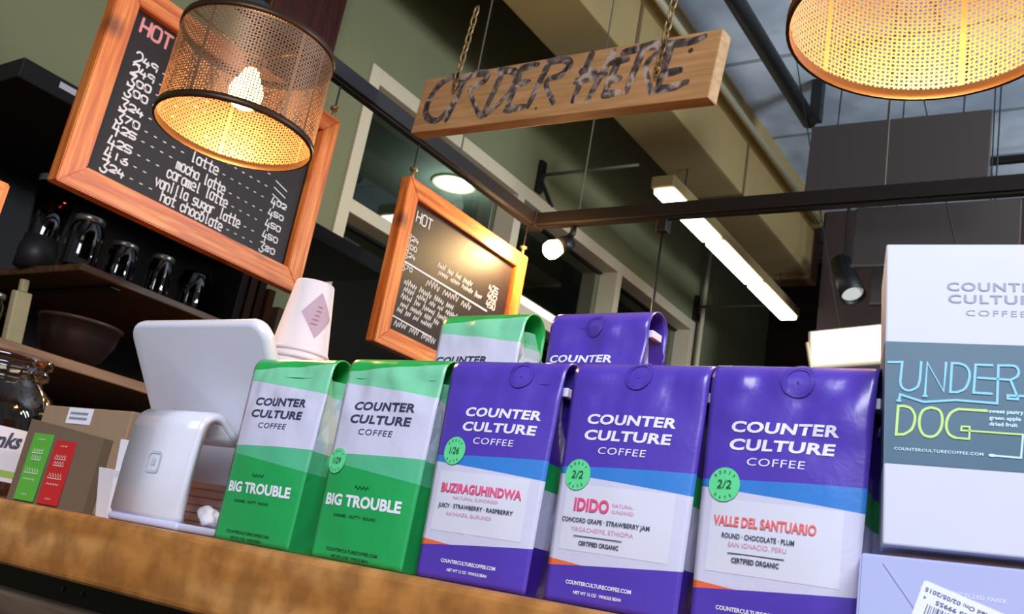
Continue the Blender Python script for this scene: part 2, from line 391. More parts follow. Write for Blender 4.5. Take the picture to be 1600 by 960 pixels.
t = thing('light_box', 'bright white light box low behind the purple bags and white box', 'light', (-1.28, 4.0, 2.205), (0, R(-6), 0))
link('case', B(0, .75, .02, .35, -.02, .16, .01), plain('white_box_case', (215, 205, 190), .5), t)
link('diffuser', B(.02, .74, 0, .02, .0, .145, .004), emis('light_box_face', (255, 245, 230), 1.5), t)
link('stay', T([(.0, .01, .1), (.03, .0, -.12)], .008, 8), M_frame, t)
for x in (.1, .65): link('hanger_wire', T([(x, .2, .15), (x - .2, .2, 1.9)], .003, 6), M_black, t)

# ------------------------------------------------------------------ pendants of pierced brass
def shade_bm(rad, h, nu, nv, hole):
    """drum sheet pierced with a hole per cell, rows of big and small holes in turn"""
    bm = bmesh.new()
    P = lambda a, z: (rad * math.cos(a), rad * math.sin(a), z)
    da = 2 * PI / nu; dz = h / nv
    grid = [[bm.verts.new(P(i * da, j * dz)) for i in range(nu)] for j in range(nv + 1)]
    mids = [[bm.verts.new(P((i + .5) * da, j * dz)) for i in range(nu)] for j in range(nv + 1)]
    side = [[bm.verts.new(P(i * da, (j + .5) * dz)) for i in range(nu)] for j in range(nv)]
    for j in range(nv):
        for i in range(nu):
            k = (i + 1) % nu
            if (i % 30) == 7:
                bm.faces.new((grid[j][i], mids[j][i], grid[j][k], side[j][k], grid[j + 1][k], mids[j + 1][i], grid[j + 1][i], side[j][i])); continue
            out = [grid[j][i], mids[j][i], grid[j][k], side[j][k], grid[j + 1][k], mids[j + 1][i], grid[j + 1][i], side[j][i]]
            s = hole if (i + j) % 2 else hole * .82
            inn = []
            for m8 in range(8):
                a = -3 * PI / 4 + m8 * PI / 4
                rr = s * (1.0 if m8 % 2 else (1.18 if (i + j) % 2 else .8))
                inn.append(bm.verts.new(P((i + .5 + rr * math.cos(a)) * da, (j + .5 + rr * math.sin(a)) * dz)))
            for m8 in range(8): bm.faces.new((out[m8], out[(m8 + 1) % 8], inn[(m8 + 1) % 8], inn[m8]))
    return bm
M_brass = plain('pierced_bronze_sheet', (140, 104, 74), .42, .5, var=.1)
M_rim = plain('dark_bronze_rim', (70, 50, 32), .4, .6, var=.1)
M_bulb = emis('filament_bulb_glow', (255, 206, 120), 40)
def pendant(label, loc, watts):
    t = thing('pendant_lamp', label, 'lamp', loc, (0, 0, 0), 'pierced brass drum pendants')
    rad, h = .14, .19
    s = link('lamp_shade', shade_bm(rad, h - .022, 160, 32, .37), M_brass, t, False, (0, 0, .012))
    for z in (0, h - .012):
        rg = link('rim', Lt([(rad - .0015, z), (rad + .0025, z), (rad + .0025, z + .013), (rad - .0015, z + .013), (rad - .0015, z)], 64), M_rim, s, True)
        rg.location = (0, 0, -.012)
    bm = bmesh.new()
    for k in range(3):
        a = R(20) + k * 2 * PI / 3
        tube(bm, [(.018 * math.cos(a), .018 * math.sin(a), .162), (rad * math.cos(a), rad * math.sin(a), h - .006)], .0022, 6)
    lathe(bm, [(.015, .155), (.022, .158), (.022, .165), (.015, .167)], 20)
    link('spider', bm, M_rim, t, True)
    link('socket', Lt([(.0, .2), (.008, .2), (.014, .19), (.017, .17), (.017, .14), (.0155, .135), (0, .135)], 20), M_rim, t, True)
    b = link('bulb', Lt([(.013, .137), (.0145, .128), (.02, .118), (.0275, .104), (.0305, .09), (.0285, .075), (.02, .063), (.008, .0575), (0, .057)], 24), M_bulb, t, True)
    link('cord', T([(0, 0, .19), (.002, 0, .8), (0, 0, 4.12 - loc[2])], .0032, 8), M_black, t, True)
    point('pendant_bulb_light', (loc[0], loc[1], loc[2] + .05), watts, WARM, .028)
    return t
pendant('pierced brass drum pendant in front of the large chalkboard menu', (-1.373, .956, 1.742), 8.5)
pendant('pierced brass drum pendant cut off by the top right corner', (-.202, .923, 1.694), 9)

# ------------------------------------------------------------------ menu boards
M_pine = wood('orange_pine', [(186, 84, 26), (222, 118, 44), (240, 154, 78)], 'Y', 5, 16, .4, 7.0)
M_pinez = wood('orange_pine_upright', [(186, 84, 26), (222, 118, 44), (240, 154, 78)], 'Z', 5, 16, .4, 7.0)
M_slate = plain('black_chalkboard', (38, 25, 22), .5, var=.35, scale=14, spec=.3)
M_chalk = plain('white_chalk', (232, 226, 222), .9, var=.1, scale=300)
M_pinkchalk = plain('pink_chalk', (228, 150, 148), .9, var=.1, scale=300)
M_yelchalk = plain('cream_chalk', (226, 210, 160), .9, var=.1, scale=300)
M_brassh = plain('dull_brass_hardware', (150, 126, 84), .45, .7)
def board(label, y0, y1, z0, z1, x, fw=.058, hook=True, chain_top=2.38):
    t = thing('menu_board', label, 'sign', (x, (y0 + y1) / 2, (z0 + z1) / 2), group='wood framed chalkboard menus')
    hy, hz = (y1 - y0) / 2, (z1 - z0) / 2
    link('slate', B(-.018, -.006, -hy + fw * .7, hy - fw * .7, -hz + fw * .7, hz - fw * .7), M_slate, t)
    for s in (-1, 1):
        for horiz in (0, 1):                      # mitred rails
            bm = bmesh.new()
            if horiz: pr = [(-hy, s * hz), (hy, s * hz), (hy - fw, s * (hz - fw)), (-hy + fw, s * (hz - fw))]
            else: pr = [(s * hy, -hz), (s * hy, hz), (s * (hy - fw), hz - fw), (s * (hy - fw), -hz + fw)]
            a = [bm.verts.new((.016, *q)) for q in pr]; b = [bm.verts.new((-.024, *q)) for q in pr]
            bm.faces.new(a); bm.faces.new(b[::-1])
            for i in range(4): bm.faces.new((a[i], b[i], b[(i + 1) % 4], a[(i + 1) % 4]))
            bmesh.ops.recalc_face_normals(bm, faces=bm.faces[:])
            bmesh.ops.bevel(bm, geom=bm.edges[:], offset=.0025, segments=2, affect='EDGES')
            link('frame_rail', bm, M_pine if horiz else M_pinez, t)
    if hook:
        for s in (-.94, .94):
            bm = T([(0, s * hy, hz - .005), (0, s * hy, hz + .03)], .006, 8)
            lathe(bm, [(.004, hz + .025), (.014, hz + .03), (.014, hz + .036), (.004, hz + .04)], 12, (0, s * hy, 0))
            link('eye_hook', bm, M_brassh, t, True)
            link('hanging_wire', T([(0, s * hy, hz + .03), (0, s * hy, chain_top - (z0 + z1) / 2)], .003, 6), M_rail, t)
    return t
b1 = board('large chalkboard menu with HOT prices in orange pine frame behind the brass pendant', .980, 1.722, 1.731, 2.272, -2.0)
C1 = (1.351, 2.0015)
f1 = lambda y, z: (-.0052, y - C1[0], z - C1[1])
bm = bmesh.new()
prices = ['249', '249', '300', '300', '324', '370', '425', '425', '416', '324']
pz = [2.090, 2.060, 2.031, 2.003, 1.967, 1.932, 1.905, 1.869, 1.838, 1.807]
for i, (s, z) in enumerate(zip(prices, pz)):
    chalk(bm, s, 1.077, 1.143, z - .004, .029, .0023, f1, 0, i, 1)
names = {5: ('latte', 1.294, 1.384, 1.934), 6: ('mocha latte', 1.262, 1.418, 1.896), 7: ('caramel latte', 1.244, 1.436, 1.866), 8: ('vanilla sugar latte', 1.22, 1.49, 1.832), 9: ('hot chocolate', 1.246, 1.44, 1.802)}
for i, z in enumerate(pz):
    end = names[i][1] if i in names else 1.56
    y = 1.155
    while y < end - .02:
        ribbon(bm, [(y, z + .012), (y + .007, z + .012)], .0013, f1, 6); y += .027
    if i in names:
        y = names[i][2] + .012; zz = names[i][3] + .012
        while y < 1.55:
            ribbon(bm, [(y, zz), (y + .007, zz)], .0011, f1, 6); y += .027
for i, (s, a, b, z) in names.items():
    chalk(bm, s, a, b, z + .001, .0265, .0021, f1, .001, 30 + i)
for i, s in enumerate(['402', '450', '450', '450', '380']):
    chalk(bm, s, 1.568, 1.626, 1.936 - i * .0335, .024, .0018, f1, .0, 50 + i, 1)
for i in range(3): ribbon(bm, [(1.565, 1.995 - i * .02 + .012), (1.61, 1.995 - i * .02)], .0014, f1, 6)
link('chalk_writing', bm, M_chalk, b1)
bm = bmesh.new(); chalk(bm, 'HOT', 1.067, 1.16, 2.166, .036, .0036, f1, .0, 3); link('chalk_heading', bm, M_pinkchalk, b1)
b2 = board('smaller-looking chalkboard menu lit by the track spotlight, behind the green bags', 2.058, 2.778, 1.700, 2.258, -2.0)
C2 = (2.418, 1.979); f2 = lambda y, z: (-.0052, y - C2[0], z - C2[1])
bm = bmesh.new(); chalk(bm, 'HOT', 2.148, 2.235, 2.138, .034, .002, f2, 0, 5)
ribbon(bm, [(2.135, 1.992), (2.61, 1.985)], .0028, f2, 6); ribbon(bm, [(2.13, 1.808), (2.34, 1.80)], .002, f2, 6)
for i, z in enumerate((2.063, 2.033, 2.005, 1.963)): chalk(bm, ['324', '300', '324', '370'][i], 2.13, 2.185, z, .024, .0014, f2, 0, 90 + i, 1)
rn = random.Random(4)
def scribble(y0, y1, z, h, w=.0013):
    """a line of handwriting too small to read"""
    y = y0
    while y < y1:
        n = rn.randint(3, 6); pts = []
        for k in range(n * 2):
            pts.append((y + k * h * .26, z + (h * rn.uniform(.55, 1.0) if k % 2 else h * rn.uniform(-.05, .2))))
        ribbon(bm, smooth_line(pts, 2), w, f2, 5); y += n * 2 * h * .26 + h * .5
for y0, y1, z, h in ((2.30, 2.5, 2.035, .022), (2.31, 2.56, 2.012, .022), (2.26, 2.5, 1.955, .03), (2.155, 2.42, 1.921, .022), (2.16, 2.40, 1.898, .022), (2.155, 2.38, 1.873, .022), (2.16, 2.36, 1.848, .02), (2.15, 2.33, 1.826, .02), (2.15, 2.3, 1.78, .025)): scribble(y0, y1, z, h)
for i in range(3): chalk(bm, ['425', '402', '450'][i], 2.60, 2.66, 2.062 - i * .03, .022, .0014, f2, 0, 120 + i)
link('chalk_writing', bm, M_chalk, b2)
board('edge of a small orange-framed board at the left margin of the picture', .40, .714, 1.25, 1.553, -1.6, .045, False)

# ------------------------------------------------------------------ ORDER HERE
def signwood():
    m, nt, b = nodes('warm_sign_plank')
    tc = N(nt, 'ShaderNodeTexCoord'); mp = N(nt, 'ShaderNodeMapping'); mp.inputs['Scale'].default_value = (1, 10, 16)
    nt.links.new(tc.outputs['Object'], mp.inputs[0]); n1 = N(nt, 'ShaderNodeTexNoise'); n1.inputs['Scale'].default_value = 5; n1.inputs['Detail'].default_value = 5
    nt.links.new(mp.outputs[0], n1.inputs[0]); rp = N(nt, 'ShaderNodeValToRGB'); e = rp.color_ramp.elements
    e[0].position = .3; e[0].color = lin((166, 124, 78)); e[1].position = .7; e[1].color = lin((198, 156, 104))
    nt.links.new(n1.outputs[0], rp.inputs[0])
    sx = N(nt, 'ShaderNodeSeparateXYZ'); nt.links.new(tc.outputs['Object'], sx.inputs[0]); col = rp.outputs[0]
    for kx, kz, kr in ((.425, .042, .007), (.118, .03, .013), (-.02, -.06, .004)):
        d = mth(nt, 'SQRT', mth(nt, 'ADD', mth(nt, 'POWER', mth(nt, 'SUBTRACT', sx.outputs[0], kx), 2.0), mth(nt, 'POWER', mth(nt, 'SUBTRACT', sx.outputs[2], kz), 2.0)))
        col = mixc(nt, mth(nt, 'LESS_THAN', d, kr), col, lin((74, 46, 30)))
    nt.links.new(col, b.inputs['Base Color']); b.inputs['Roughness'].default_value = .6
    return m
def brush():
    m, nt, b = nodes('dry_brushed_grey_paint')
    tc = N(nt, 'ShaderNodeTexCoord'); n1 = N(nt, 'ShaderNodeTexNoise'); n1.inputs['Scale'].default_value = 26; n1.inputs['Detail'].default_value = 6; n1.inputs['Distortion'].default_value = 1.2
    nt.links.new(tc.outputs['Object'], n1.inputs[0]); rp = N(nt, 'ShaderNodeValToRGB'); e = rp.color_ramp.elements
    e[0].position = .36; e[0].color = lin((48, 38, 34)); e[1].position = .66; e[1].color = lin((186, 168, 152)); k = e.new(.5); k.color = lin((96, 86, 82))
    nt.links.new(n1.outputs[0], rp.inputs[0]); nt.links.new(rp.outputs[0], b.inputs['Base Color']); b.inputs['Roughness'].default_value = .5
    return m
M_brush = brush()
sg = thing('hanging_sign', 'wooden plank sign painted ORDER HERE hanging on two chains', 'sign', (-1.322, 1.798, 2.320), (0, 0.0972, -0.1055))
link('plank', B(-.5, .5, 0, .042, -.0885, .0885, .0025), signwood(), sg)
SS = [[(-0.3613, 0.0801), (-0.3949, 0.0813), (-0.4365, 0.0571), (-0.4604, 0.0073), (-0.4535, -0.0327), (-0.4191, -0.0556), (-0.3867, -0.0524), (-0.3585, -0.0169), (-0.3415, 0.0259), (-0.3434, 0.0648), (-0.3704, 0.0826)], [(-0.3264, 0.0625), (-0.3584, -0.0615)], [(-0.3472, 0.064), (-0.2961, 0.079), (-0.2425, 0.0717), (-0.2462, 0.0489), (-0.2934, 0.0265), (-0.2228, -0.0625)], [(-0.1784, 0.0742), (-0.2148, -0.0633)], [(-0.2022, 0.0775), (-0.1384, 0.0656), (-0.1213, 0.0358), (-0.1483, -0.0156), (-0.2008, -0.0599)], [(-0.1109, 0.071), (-0.1281, -0.0541)], [(-0.1109, 0.071), (-0.055, 0.0752)], [(-0.1171, 0.0231), (-0.0708, 0.0244)], [(-0.1281, -0.0541), (-0.065, -0.049)], [(-0.0141, 0.0783), (-0.0503, -0.0506)], [(-0.0204, 0.0762), (0.0339, 0.0771), (0.0594, 0.0588), (0.0407, 0.0322), (-0.0085, 0.0152), (0.0392, -0.0517)], [(0.1255, 0.078), (0.1022, -0.0531)], [(0.1959, 0.073), (0.1485, -0.0583)], [(0.095, 0.0047), (0.1882, 0.0111)], [(0.2166, 0.0418), (0.1978, -0.0457)], [(0.1975, 0.0446), (0.2456, 0.0459)], [(0.2054, -0.0068), (0.2353, -0.0052)], [(0.1983, -0.0474), (0.2429, -0.0445)], [(0.285, 0.0648), (0.2644, -0.0471)], [(0.228, 0.0669), (0.2802, 0.0721), (0.3285, 0.0754), (0.3344, 0.0517), (0.3058, 0.018), (0.3425, -0.0592)], [(0.3669, 0.0682), (0.3565, -0.0477)], [(0.3006, 0.0722), (0.4168, 0.0666), (0.4552, 0.074)], [(0.3669, -0.0109), (0.4127, -0.0077)], [(0.3547, -0.0517), (0.4014, -0.0506), (0.4343, -0.0418)], [(0.1065, 0.0319), (0.153, 0.0255)]]
for wd in (SS[:11], SS[11:]):
  bm = bmesh.new()
  for s in wd:
    q = smooth_line(s, 4); n = len(q)
    ribbon(bm, q, [.0105 * (.75 + .35 * math.sin(PI * min(1, .25 + i / n))) for i in range(n)], lambda x, z: (x, -.0006, z), 8)
  link('painted_word', bm, M_brush, sg)
def chain(parent, p, top):
    bm = bmesh.new(); n = int((top - p[2]) / .03)
    for k in range(n):
        z = p[2] + k * .03; a = PI / 2 * (k % 2); c, s = math.cos(a), math.sin(a)
        pts = [Vector((p[0] + c * .0085 * math.cos(th), p[1] + s * .0085 * math.cos(th), z + .02 * math.sin(th))) for th in [2 * PI * i / 10 for i in range(11)]]
        tube(bm, pts, .0028, 5, False)
    return link('chain', bm, M_brassh, parent, True)
for x in (-.35, .352):
    h = link('eye_hook', Lt([(.004, 0), (.012, .004), (.012, .012), (.004, .016)], 12, (x, -.006, .04 if x < 0 else -.01)), M_brassh, sg, True)
    bm_c = chain(sg, (x, -.012, -.005 if x > 0 else .045), .34)
    tie = (2.6)
for a, b in (((-.35, -.012, .33), (-.25, -.012, 1.80)), ((.352, -.012, .33), (.53, -.012, 1.88))): link('hanging_wire', T([a, b], .003, 6), M_brassh, sg)

# ------------------------------------------------------------------ bar counter
ZC = 1.056
M_bar = wood('honey_bar_timber', [(168, 104, 46), (194, 130, 66), (214, 158, 96)], 'X', 4, 7, .35, 0, 26)
ct = thing('countertop', 'thick honey coloured wooden bar top with rounded front edge', 'counter', (-1.4, .555, ZC))
link('slab', B(-.95, 2.2, 0, .95, -.063, 0, .006, 3), M_bar, ct)
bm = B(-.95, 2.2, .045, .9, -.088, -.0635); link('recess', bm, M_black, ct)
for x in (.49, .525):
    link('bolt_head', Lt([(0, -.003), (.0022, -.003), (.003, 0)], 12, (0, 0, 0)), plain('steel_bolt', (170, 175, 185), .3, .9), ct, True, (x - .02, .044, -.076)).rotation_euler = (PI / 2, 0, 0)
cb = thing('bar_front', 'dark brown timber front of the bar under the counter top', 'counter', (-1.4, .57, 0))
link('apron', B(-.95, 2.2, .0, .06, (.74), ZC - .0885, .004), wood('weathered_brown_board', [(60, 48, 38), (84, 68, 54), (104, 86, 68)], 'X', 5, 10, .6), cb)
link('carcass', B(-.93, 2.18, .062, .85, 0, ZC - .0885), M_black, cb)

# ------------------------------------------------------------------ coffee bags
H = .1765
PURP, DPURP, BLUE, GRN, LAV, ORG = (86, 62, 178), (62, 34, 150), (58, 132, 212), (10, 158, 84), (214, 212, 232), (240, 112, 66)
GREEN, DGREEN, LGREEN, TEAL = (36, 168, 88), (40, 172, 80), (130, 214, 168), (88, 190, 140)
def band_mat(name, base, layers, rough=.32):
    """printed colour bands: each layer is (a, b, side, colour): painted where z is above (+1) or below (-1) a + b*u"""
    m, nt, b = nodes(name); uv = N(nt, 'ShaderNodeUVMap'); sx = N(nt, 'ShaderNodeSeparateXYZ'); nt.links.new(uv.outputs[0], sx.inputs[0])
    z = mth(nt, 'MULTIPLY', sx.outputs[1], H); col = lin(base)
    for a, k, sd, c in layers:
        ln = mth(nt, 'ADD', mth(nt, 'MULTIPLY', sx.outputs[0], k), a)
        col = mixc(nt, mth(nt, 'GREATER_THAN' if sd > 0 else 'LESS_THAN', z, ln), col, lin(c))
    tc = N(nt, 'ShaderNodeTexCoord'); nz = N(nt, 'ShaderNodeTexNoise'); nz.inputs['Scale'].default_value = 55; nz.inputs['Detail'].default_value = 5; nz.inputs['Distortion'].default_value = .8
    nt.links.new(tc.outputs['Object'], nz.inputs[0])
    bp = N(nt, 'ShaderNodeBump'); bp.inputs['Strength'].default_value = .22; bp.inputs['Distance'].default_value = .0025
    nt.links.new(nz.outputs[0], bp.inputs['Height']); nt.links.new(bp.outputs[0], b.inputs['Normal'])
    nt.links.new(col, b.inputs['Base Color']); b.inputs['Roughness'].default_value = rough; b.inputs['Coat Weight'].default_value = .5; b.inputs['Coat Roughness'].default_value = .22
    return m
M_pfront = band_mat('purple_bag_front', LAV, [(.0895, -.0075, 1, BLUE), (.0945, .003, 1, PURP), (.0292, -.009, -1, ORG), (.0242, .0085, -1, PURP)])
M_pside = band_mat('purple_bag_side', (196, 198, 226), [(.076, 0, 1, GRN), (.096, 0, 1, DPURP), (.034, 0, -1, DPURP)])  # pale base is the bag's white with shade put into its colour
M_gfront = band_mat('green_bag_front', LAV, [(.0875, .002, -1, TEAL), (.0805, -.0115, -1, GREEN), (.1515, -.0105, 1, LGREEN), (.1615, .010, 1, DGREEN)])
M_gside = band_mat('green_bag_side', (196, 212, 222), [(.0885, 0, -1, TEAL), (.069, 0, -1, GREEN), (.141, 0, 1, LGREEN), (.168, 0, 1, DGREEN)])
M_white = plain('white_print', (240, 238, 246), .5, var=.02)
M_ink = plain('dark_ink', (58, 62, 84), .6, var=.05)
M_ink2 = plain('dark_green_ink', (16, 78, 50), .6, var=.05)
M_pink = plain('pink_print', (232, 84, 132), .6, var=.05)
M_coral = plain('coral_print', (236, 110, 112), .6, var=.05)
M_pale = plain('pale_pink_print', (226, 160, 190), .6, var=.05)
M_lab = plain('translucent_paper_label', (222, 222, 234), .45, var=.03)
M_mint = plain('mint_green_sticker', (104, 226, 150), .5, var=.04)
M_tie = plain('white_tie_tab', (226, 224, 246), .5, var=.03)
M_valvep = plain('purple_valve', (84, 62, 170), .3, var=.04)
def wid(z): return .1015 + .008 * min(max(z / .165, 0), 1)
def make_bag(kind, label, cx, y, z, seed, spec, rot=0.0, amp=1.0):
    t = thing('coffee_bag', label, 'bag', (cx, y, z), (0, 0, rot), 'standing bags of coffee')
    RF = spec.get('roll', .0135); zc = H - RF; L = zc + PI * RF + .028
    def skin(x, zz):
        w = wid(zz) / 2; q = min(1, abs(x / w))
        b = .0055 * (1 - q ** 2.4) * max(0, math.sin(PI * min(1, max(0, zz) / .163)))
        k = .0005 + .0028 * max(0, min(1, (zz - .105) / .05))
        n = 1.35 * noise.noise(Vector((x * 38 + seed * 7, zz * 34, seed * 3.1))) + .6 * abs(noise.noise(Vector((x * 75, zz * 60 + seed * 5, 2.0))))
        return -b - amp * k * n * (1 - q ** 6)
    def spos(x, s):
        if s <= zc: return Vector((x, skin(x, s), s))
        th = min((s - zc) / RF, PI); yy = RF - RF * math.cos(th); zz = zc + RF * math.sin(th)
        if s > zc + PI * RF: zz = zc - (s - zc - PI * RF)
        return Vector((x, yy + skin(x, zc) * max(0, 1 - (s - zc) / .02), zz))
    nu, nv = 26, 54; bm = bmesh.new(); uvl = bm.loops.layers.uv.new('UVMap'); g = []; info = {}
    for j in range(nv + 1):
        s = L * j / nv; row = []
        for i in range(nu + 1):
            x = (i / nu - .5) * wid(min(s, zc)); v = bm.verts.new(spos(x, s)); info[v] = (i / nu, s / H); row.append(v)
        g.append(row)
    for j in range(nv):
        for i in range(nu): bm.faces.new((g[j][i], g[j][i + 1], g[j + 1][i + 1], g[j + 1][i]))
    for fc in bm.faces:
        for lp in fc.loops: lp[uvl].uv = info[lp.vert]
    fm, sm = (M_pfront, M_pside) if kind == 'purple' else (M_gfront, M_gside)
    front = link('front_panel', bm, fm, t, True)
    sol = front.modifiers.new('sheet', 'SOLIDIFY'); sol.thickness = .0012; sol.offset = 1 if False else -1
    bm = bmesh.new(); uvl = bm.loops.layers.uv.new('UVMap'); rows = []; info = {}
    zs = [0, .008, .03, .055, .08, .1, .118, .132, .145, .156]
    for zz in zs:
        w = wid(zz) / 2; d = .07 if zz < .1 else .07 - (zz - .1) / .056 * .050
        ins = .002 + .006 * max(0, min(1, (zz - .06) / .08)); d = d if zz > .001 else .058
        sec = [(-w, .0006), (w, .0006), (w - ins * .35, d * .25), (w - ins, d * .5), (w - ins * .35, d * .75), (w, d), (0, d + (.004 if zz < .11 else 0)), (-w, d), (-w + ins * .35, d * .75), (-w + ins, d * .5), (-w + ins * .35, d * .25)]
        row = []
        for k, (a, b) in enumerate(sec):
            jit = .0012 * noise.noise(Vector((a * 60 + seed, b * 60, zz * 45)))
            v = bm.verts.new((a + (jit if 2 <= k <= 4 or k >= 8 else 0), b + (jit if k in (5, 6, 7) else 0), zz)); info[v] = (.5, zz / H); row.append(v)
        rows.append(row)
    for A, Q in zip(rows, rows[1:]):
        for k in range(len(A)):
            if k == 0: continue
            bm.faces.new((A[k], A[(k + 1) % len(A)], Q[(k + 1) % len(A)], Q[k]))
    bm.faces.new(rows[0][::-1]); bm.faces.new(rows[-1])
    for fc in bm.faces:
        for lp in fc.loops: lp[uvl].uv = info[lp.vert]
    link('gusset', bm, sm, t, False)
    def lay(x, zz, off):
        if zz <= zc: return (x, skin(x, zz) - off, zz)
        th = math.asin(min(.999, (zz - zc) / RF)); p = spos(x, zc + th * RF)
        return (p.x, p.y - off * math.cos(th), p.z + off * math.sin(th))
    F = lambda x, zz: lay(x, zz, .0005)
    F2 = lambda x, zz: lay(x, zz, .0011)
    # tie tabs folded round both sides
    for s in (-1, 1) if kind == 'purple' else ():
        w = wid(.15) / 2
        bm = B(min(s * (w - .004), s * (w + .0015)), max(s * (w - .004), s * (w + .0015)), .006, .024, .1485, .1555, .0006)
        link('tie_tab', bm, M_tie, t)
    vx, vz = spec['valve'] if 'valve' in spec else (None, None)
    if vx is not None:
        bm = bmesh.new()
        ribbon(bm, [(vx + .0105 * math.cos(a), vz + .0105 * math.sin(a)) for a in [2 * PI * k / 28 for k in range(29)]], .0006, F2, 0)
        ribbon(bm, [(vx + .009 * math.cos(a), vz + .009 * math.sin(a)) for a in [2 * PI * k / 28 for k in range(29)]], .0010, F, 0)
        bm.faces.new([bm.verts.new(F2(vx + .0008 * math.cos(a), vz - .001 + .0008 * math.sin(a))) for a in [2 * PI * k / 8 for k in range(8)]])
        link('valve', bm, M_valvep, t)
    dark = kind == 'green'; ox = spec.get('ox', 0); oz = spec.get('oz', 0)
    bm = bmesh.new()
    put_text(bm, 'COUNTER', -.036 + ox, .035 + ox, .1272 + oz, .0072, F, .035, 1.06, .12)
    put_text(bm, 'CULTURE', -.0365 + ox, .0325 + ox, .1154 + oz, .0072, F, .035, 1.06, .12)
    put_text(bm, 'COFFEE', -.0225 + ox, .0155 + ox, .1052 + oz, .0052, F, .0, 1.1, .08)
    link('brand_lettering', bm, M_ink if dark else M_white, t)
    def disc(bm, x, zz, rr, fn, n=28): bm.faces.new([bm.verts.new(fn(x + rr * math.cos(2 * PI * k / n), zz + rr * math.sin(2 * PI * k / n))) for k in range(n)])
    if dark:
        bm = bmesh.new(); put_text(bm, 'BIG TROUBLE', -.045, .040, .0445, .0092, F, .04, 1.02); link('name_lettering', bm, M_white, t)
        bm = bmesh.new(); put_text(bm, 'CARAMEL · NUTTY · ROUND', -.032, .016, .0352, .0024, F, .02)
        link('tasting_notes', bm, M_ink2, t); bm = bmesh.new()
        put_text(bm, 'COUNTERCULTURECOFFEE.COM', -.034, .024, .0072, .0026, F, .02); put_text(bm, 'NET WT 12 OZ · WHOLE BEAN', -.027, .015, .0022, .0023, F, .02); link('web_address', bm, M_ink2, t); bm = bmesh.new()
        ribbon(bm, [(-.012 + k * .0011, .0605 + (.0013 if k % 4 == 1 else -.0013 if k % 4 == 3 else 0)) for k in range(15)], .0004, F, 4)
        link('squiggle_mark', bm, M_ink2, t)
    else:
        bm = bmesh.new()
        for (xa, xb, za, zb) in [(-.044, .041, .036, .082)]:
            n = 10; rr = [[bm.verts.new((lambda p: (p[0], p[1] + .00025, p[2]))(F(xa + (xb - xa) * i / n, za + (zb - za) * j / n))) for i in range(n + 1)] for j in range(n + 1)]
            for j in range(n):
                for i in range(n): bm.faces.new((rr[j][i], rr[j][i + 1], rr[j + 1][i + 1], rr[j + 1][i]))
        link('paper_label', bm, M_lab, t, True)
        for key, mat in (('name', M_coral if spec.get('coral') else M_pink), ('pale', M_pale), ('ink', M_ink)):
            bm = bmesh.new()
            for (s, x0, x1, zz, cap, bold) in spec.get(key, []): put_text(bm, s, x0 + ox, x1 + ox, zz, cap, F2, bold, 1.0)
            if key == 'ink' and 'rule' in spec: ribbon(bm, [(spec['rule'][0] + ox, spec['rule'][2]), (spec['rule'][1] + ox, spec['rule'][2])], .0003, F2, 0)
            if bm.faces: link({'name': 'name_lettering', 'pale': 'origin_lettering', 'ink': 'tasting_notes'}[key], bm, mat, t)
            else: bm.free()
        bm = bmesh.new(); put_text(bm, 'COUNTERCULTURECOFFEE.COM', -.034 + ox, .017 + ox, .0132, .0026, F, .03); put_text(bm, 'NET WT 12 OZ · WHOLE BEAN', -.027 + ox, .010 + ox, .0072, .0021, F, .03)
        link('web_address', bm, M_white, t)
    if 'date' in spec:
        sx_, sz_ = spec['spot']; bm = bmesh.new(); disc(bm, sx_, sz_, .0112, F2)
        st = link('roast_date_sticker', bm, M_mint, t)
        F3 = lambda x, zz: (x, skin(x, zz) - .0017, zz)
        bm = bmesh.new(); put_text(bm, spec['date'], sx_ - .0048, sx_ + .0052, sz_ - .0025, .0056, F3, .0, 1.0, .1)
        put_arc(bm, 'ROAST', sx_, sz_, .0086, R(150), R(30), .0020, F3); put_arc(bm, 'DATE', sx_, sz_, .0086, R(-140), R(-40), .0020, F3, True)
        link('date_lettering', bm, M_ink2, st)
    return t
ZB = ZC + .0005
make_bag('green', 'green and white bag lettered BIG TROUBLE beside the white tablet stand', -.681, .606, ZB, 1, {}, R(-1), 1.6)
make_bag('green', 'green and white bag lettered BIG TROUBLE with a 1/29 date sticker', -.5465, .6, ZB, 2, {'date': '1/29', 'spot': (-.041, .0815)}, 0, 1.5)
make_bag('purple', 'purple bag labelled BUZIRAGUHINDWA with a 1/26 date sticker', -.4300, .6, ZB, 3,
         {'valve': (.0155, .163), 'ox': .006, 'date': '1/26', 'spot': (-.033, .0985), 'name': [('BUZIRAGUHINDWA', -.045, .031, .0662, .0068, .035)],
          'pale': [('NATURAL SUNDRIED', -.031, .012, .0612, .0024, 0), ('KAYANZA, BURUNDI', -.035, .008, .0485, .0028, 0)], 'ink': [('JUICY · STRAWBERRY · RASPBERRY', -.045, .026, .0542, .0031, .02)]}, 0, 1.0)
make_bag('purple', 'purple bag labelled IDIDO with a 2/2 date sticker, fourth from left', -.3125, .6, ZB, 4,
         {'valve': (.0, .165), 'date': '2/2', 'spot': (-.036, .089), 'name': [('IDIDO', -.035, -.006, .0640, .0087, .035)],
          'pale': [('NATURAL', -.0035, .0125, .0688, .0024, 0), ('SUNDRIED', -.0035, .0135, .0645, .0024, 0), ('YIRGACHEFFE, ETHIOPIA', -.035, .015, .0497, .0030, 0)],
          'ink': [('CONCORD GRAPE · STRAWBERRY JAM', -.044, .026, .0557, .0031, .02), ('CERTIFIED ORGANIC', -.027, .005, .0402, .0029, .03)], 'rule': (-.032, .007, .0462)}, 0, 1.0)
